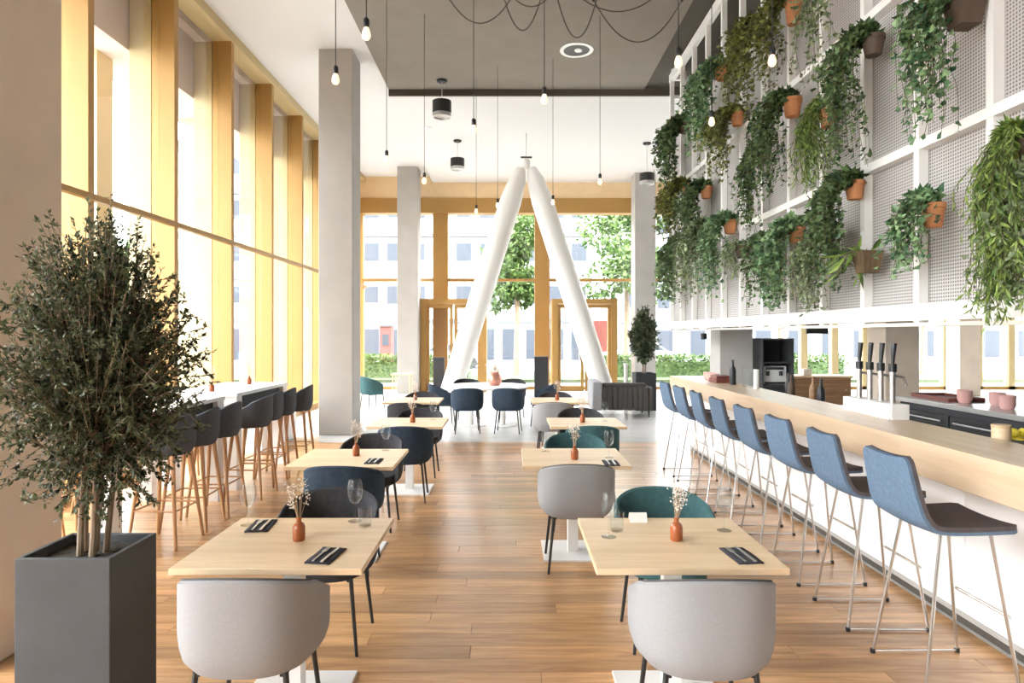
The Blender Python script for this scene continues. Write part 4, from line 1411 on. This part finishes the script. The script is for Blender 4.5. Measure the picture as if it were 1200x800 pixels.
def far_building(loc, rz, w, h, dpt, floors, cols, lab, style):
    t = thing('office_building', lab, 'building', loc, rz, None)
    box('wall', M['facade'], (-w / 2, 0, 0, w / 2, dpt, h), t)
    box('roof', M['facade_grey'], (-w / 2 - 0.3, -0.3, h, w / 2 + 0.3, dpt + 0.3, h + 0.4), t)
    fh = h / floors
    cw = w / cols
    r = random.Random(int(w * 10 + h))
    for f in range(floors):
        box('floor_band', M['facade_grey'], (-w / 2, -0.28, f * fh + fh * 0.88, w / 2, -0.001, f * fh + fh * 0.97), t)
        for c in range(cols):
            x0 = -w / 2 + c * cw + cw * 0.12
            x1 = x0 + cw * (0.60 if style == 0 else 0.42)
            z0, z1 = f * fh + fh * (0.34 if f else 0.03), f * fh + fh * 0.72
            fr = MB().box(x0 - 0.08, -0.12, z0 - 0.08, x1 + 0.08, -0.06, z1 + 0.08).build('window', M['facade_grey'] if (c + f) % 3 else M['facade'], t, False)
            box('pane', M['pane_far'], (x0, -0.15, z0, x1, -0.121, z1), fr)
    return t


far_building((-9, 47, -0.2), 0, 30, 15.5, 12, 5, 18, 'white office block with grey window bands across the street behind the entrance', 0)
far_building((26, 52, -0.2), 0, 34, 12.0, 12, 4, 13, 'white office block with narrow windows across the street behind the trees', 1)
far_building((-42, 22, -0.2), PI / 2, 60, 15.0, 12, 5, 20, 'long white office block with grey window bands across the side street', 0)


def street_tree(x, y, h, rad, seed, lab):
    t = thing('street_tree', lab, 'tree', (x, y, -0.2), 0, 'street trees outside')
    MB().tube([(0, 0, 0), (0.05, 0, h * 0.3), (0, 0.05, h * 0.6)], 0.16, 10, 0.08).build('trunk', M['bark'], t)
    r = random.Random(seed)
    lf = MB()
    blobs = [(Vector((r.uniform(-.6, .6) * rad, r.uniform(-.6, .6) * rad, h * 0.64 + r.uniform(-.22, .26) * h)), rad * r.uniform(0.35, 0.6)) for _ in range(14)]
    for k in range(5200):
        c, rr = r.choice(blobs)
        v = Vector((r.gauss(0, 1), r.gauss(0, 1), r.gauss(0, 1))).normalized()
        p = c + v * rr * (0.55 + 0.45 * r.random())
        d = (v + Vector((r.gauss(0, .6), r.gauss(0, .6), r.gauss(-.3, .6)))).normalized()
        lf.leaf(p, d, Vector((r.gauss(0, .5), r.gauss(0, .5), 1)).normalized(), 0.24, 0.15)
    lf.build('foliage', M['leaf_out'], t, False)['kind'] = 'stuff'


street_tree(0.3, 28.5, 8.4, 1.4, 41, 'slim green street tree outside between the two raking columns')
street_tree(5.2, 29.0, 9.0, 2.2, 42, 'full green street tree outside beyond the second entrance door')
street_tree(12.5, 30.0, 8.0, 2.4, 43, 'green street tree outside behind the bar windows')
street_tree(18.5, 29.0, 8.0, 2.4, 44, 'green street tree outside at the far end of the bar windows')
street_tree(-12.0, 14.5, 5.0, 1.5, 45, 'low green street tree outside the gold window wall')
street_tree(-13.5, 23.5, 5.5, 1.8, 46, 'green street tree outside near the end of the gold window wall')

rd = thing('red_door_kiosk', 'red kiosk across the lawn outside, seen beside the second concrete column', 'kiosk', (-6.5, 34, -0.2))
box('body', M['red'], (-0.3, 0, 0, 0.3, 0.8, 2.3), rd)
box('roof', M['facade_grey'], (-0.36, -0.1, 2.301, 0.36, 0.9, 2.4), rd)
box('window', M['pane_far'], (-0.18, -0.03, 1.3, 0.18, -0.001, 1.9), rd)
rd2 = thing('red_sign_post', 'red street post box outside beyond the second entrance door', 'post box', (4.7, 33, -0.2))
box('body', M['red'], (-0.4, 0, 1.0, 0.4, 0.5, 2.6), rd2, 0.03)
box('post', M['facade_grey'], (-0.06, 0.2, 0, 0.06, 0.32, 0.999), rd2)


def hedge(x0, x1, y, h, lab, seed):
    t = thing('hedge', lab, 'hedge', ((x0 + x1) / 2, y, -0.08), 0)
    r = random.Random(seed)
    w = (x1 - x0) / 2
    lf = MB()
    for k in range(4500):
        p = Vector((r.uniform(-w, w), r.uniform(-.4, .4), h * math.sqrt(r.random())))
        lf.leaf(p, Vector((r.gauss(0, 1), r.gauss(-.4, 1), r.gauss(.3, .8))).normalized(), Vector((r.gauss(0, .5), r.gauss(0, .5), 1)).normalized(), 0.16, 0.09)
    lf.build('foliage', M['leaf_out'], t, False)['kind'] = 'stuff'
    MB().box(-w + 0.1, -0.25, 0.0, w - 0.1, 0.25, h * 0.7).build('core', M['leaf_ivy'], t, False)


hedge(-10, -1.6, 27.0, 0.9, 'low clipped hedge outside on the window side of the entrance', 51)
hedge(3.6, 14.0, 27.2, 0.9, 'low clipped hedge outside on the bar side of the entrance', 52)


def car(x, y, rz, lab):
    t = thing('car', lab, 'car', (x, y, -0.2), rz)
    prof = [(-2.1, 0.35), (-2.1, 0.75), (-1.9, 0.88), (-1.25, 0.95), (-0.7, 1.38), (0.75, 1.42), (1.35, 0.98), (1.95, 0.85), (2.1, 0.65), (2.1, 0.35)]
    rows = []
    for yy, k in ((-0.82, 0.96), (-0.86, 1.0), (0.86, 1.0), (0.82, 0.96)):
        rows.append([(px * (k if pz < .9 else k * 0.99), yy * (1 if pz < 1 else 0.84), pz * (1 if pz < 1 else k)) for px, pz in prof])
    mb = MB().grid(rows)
    n = len(prof)
    mb.f.append(tuple(reversed(range(n))))
    mb.f.append(tuple(3 * n + i for i in range(n)))
    mb.f += [(i * n, (i + 1) * n, (i + 1) * n + n - 1, i * n + n - 1) for i in range(3)]
    mb.build('body', M['carpaint'], t, True)
    for s in (-1, 1):
        yy = 0.83 * s
        MB().add([(-1.05, yy, 0.98), (1.15, yy, 1.0), (0.7, yy * .9, 1.34), (-0.65, yy * .9, 1.31)], [(0, 1, 2, 3)]).build('side_window', M['pane_far'], t, False)
        for xx in (-1.3, 1.3):
            w = MB().lathe([(0.0, -0.1), (0.2, -0.1), (0.32, -0.09), (0.33, 0), (0.32, 0.09), (0.2, 0.1), (0.0, 0.1)], 20).build('wheel', M['black'], t)
            w.location = (xx, 0.80 * s, 0.33)
            w.rotation_euler = (PI / 2, 0, 0)


car(-3.4, 36.5, 0.0, 'silver car parked across the street, seen beyond the first entrance door')
car(7.5, 37.0, 0.0, 'silver car parked across the street behind the slim potted tree')
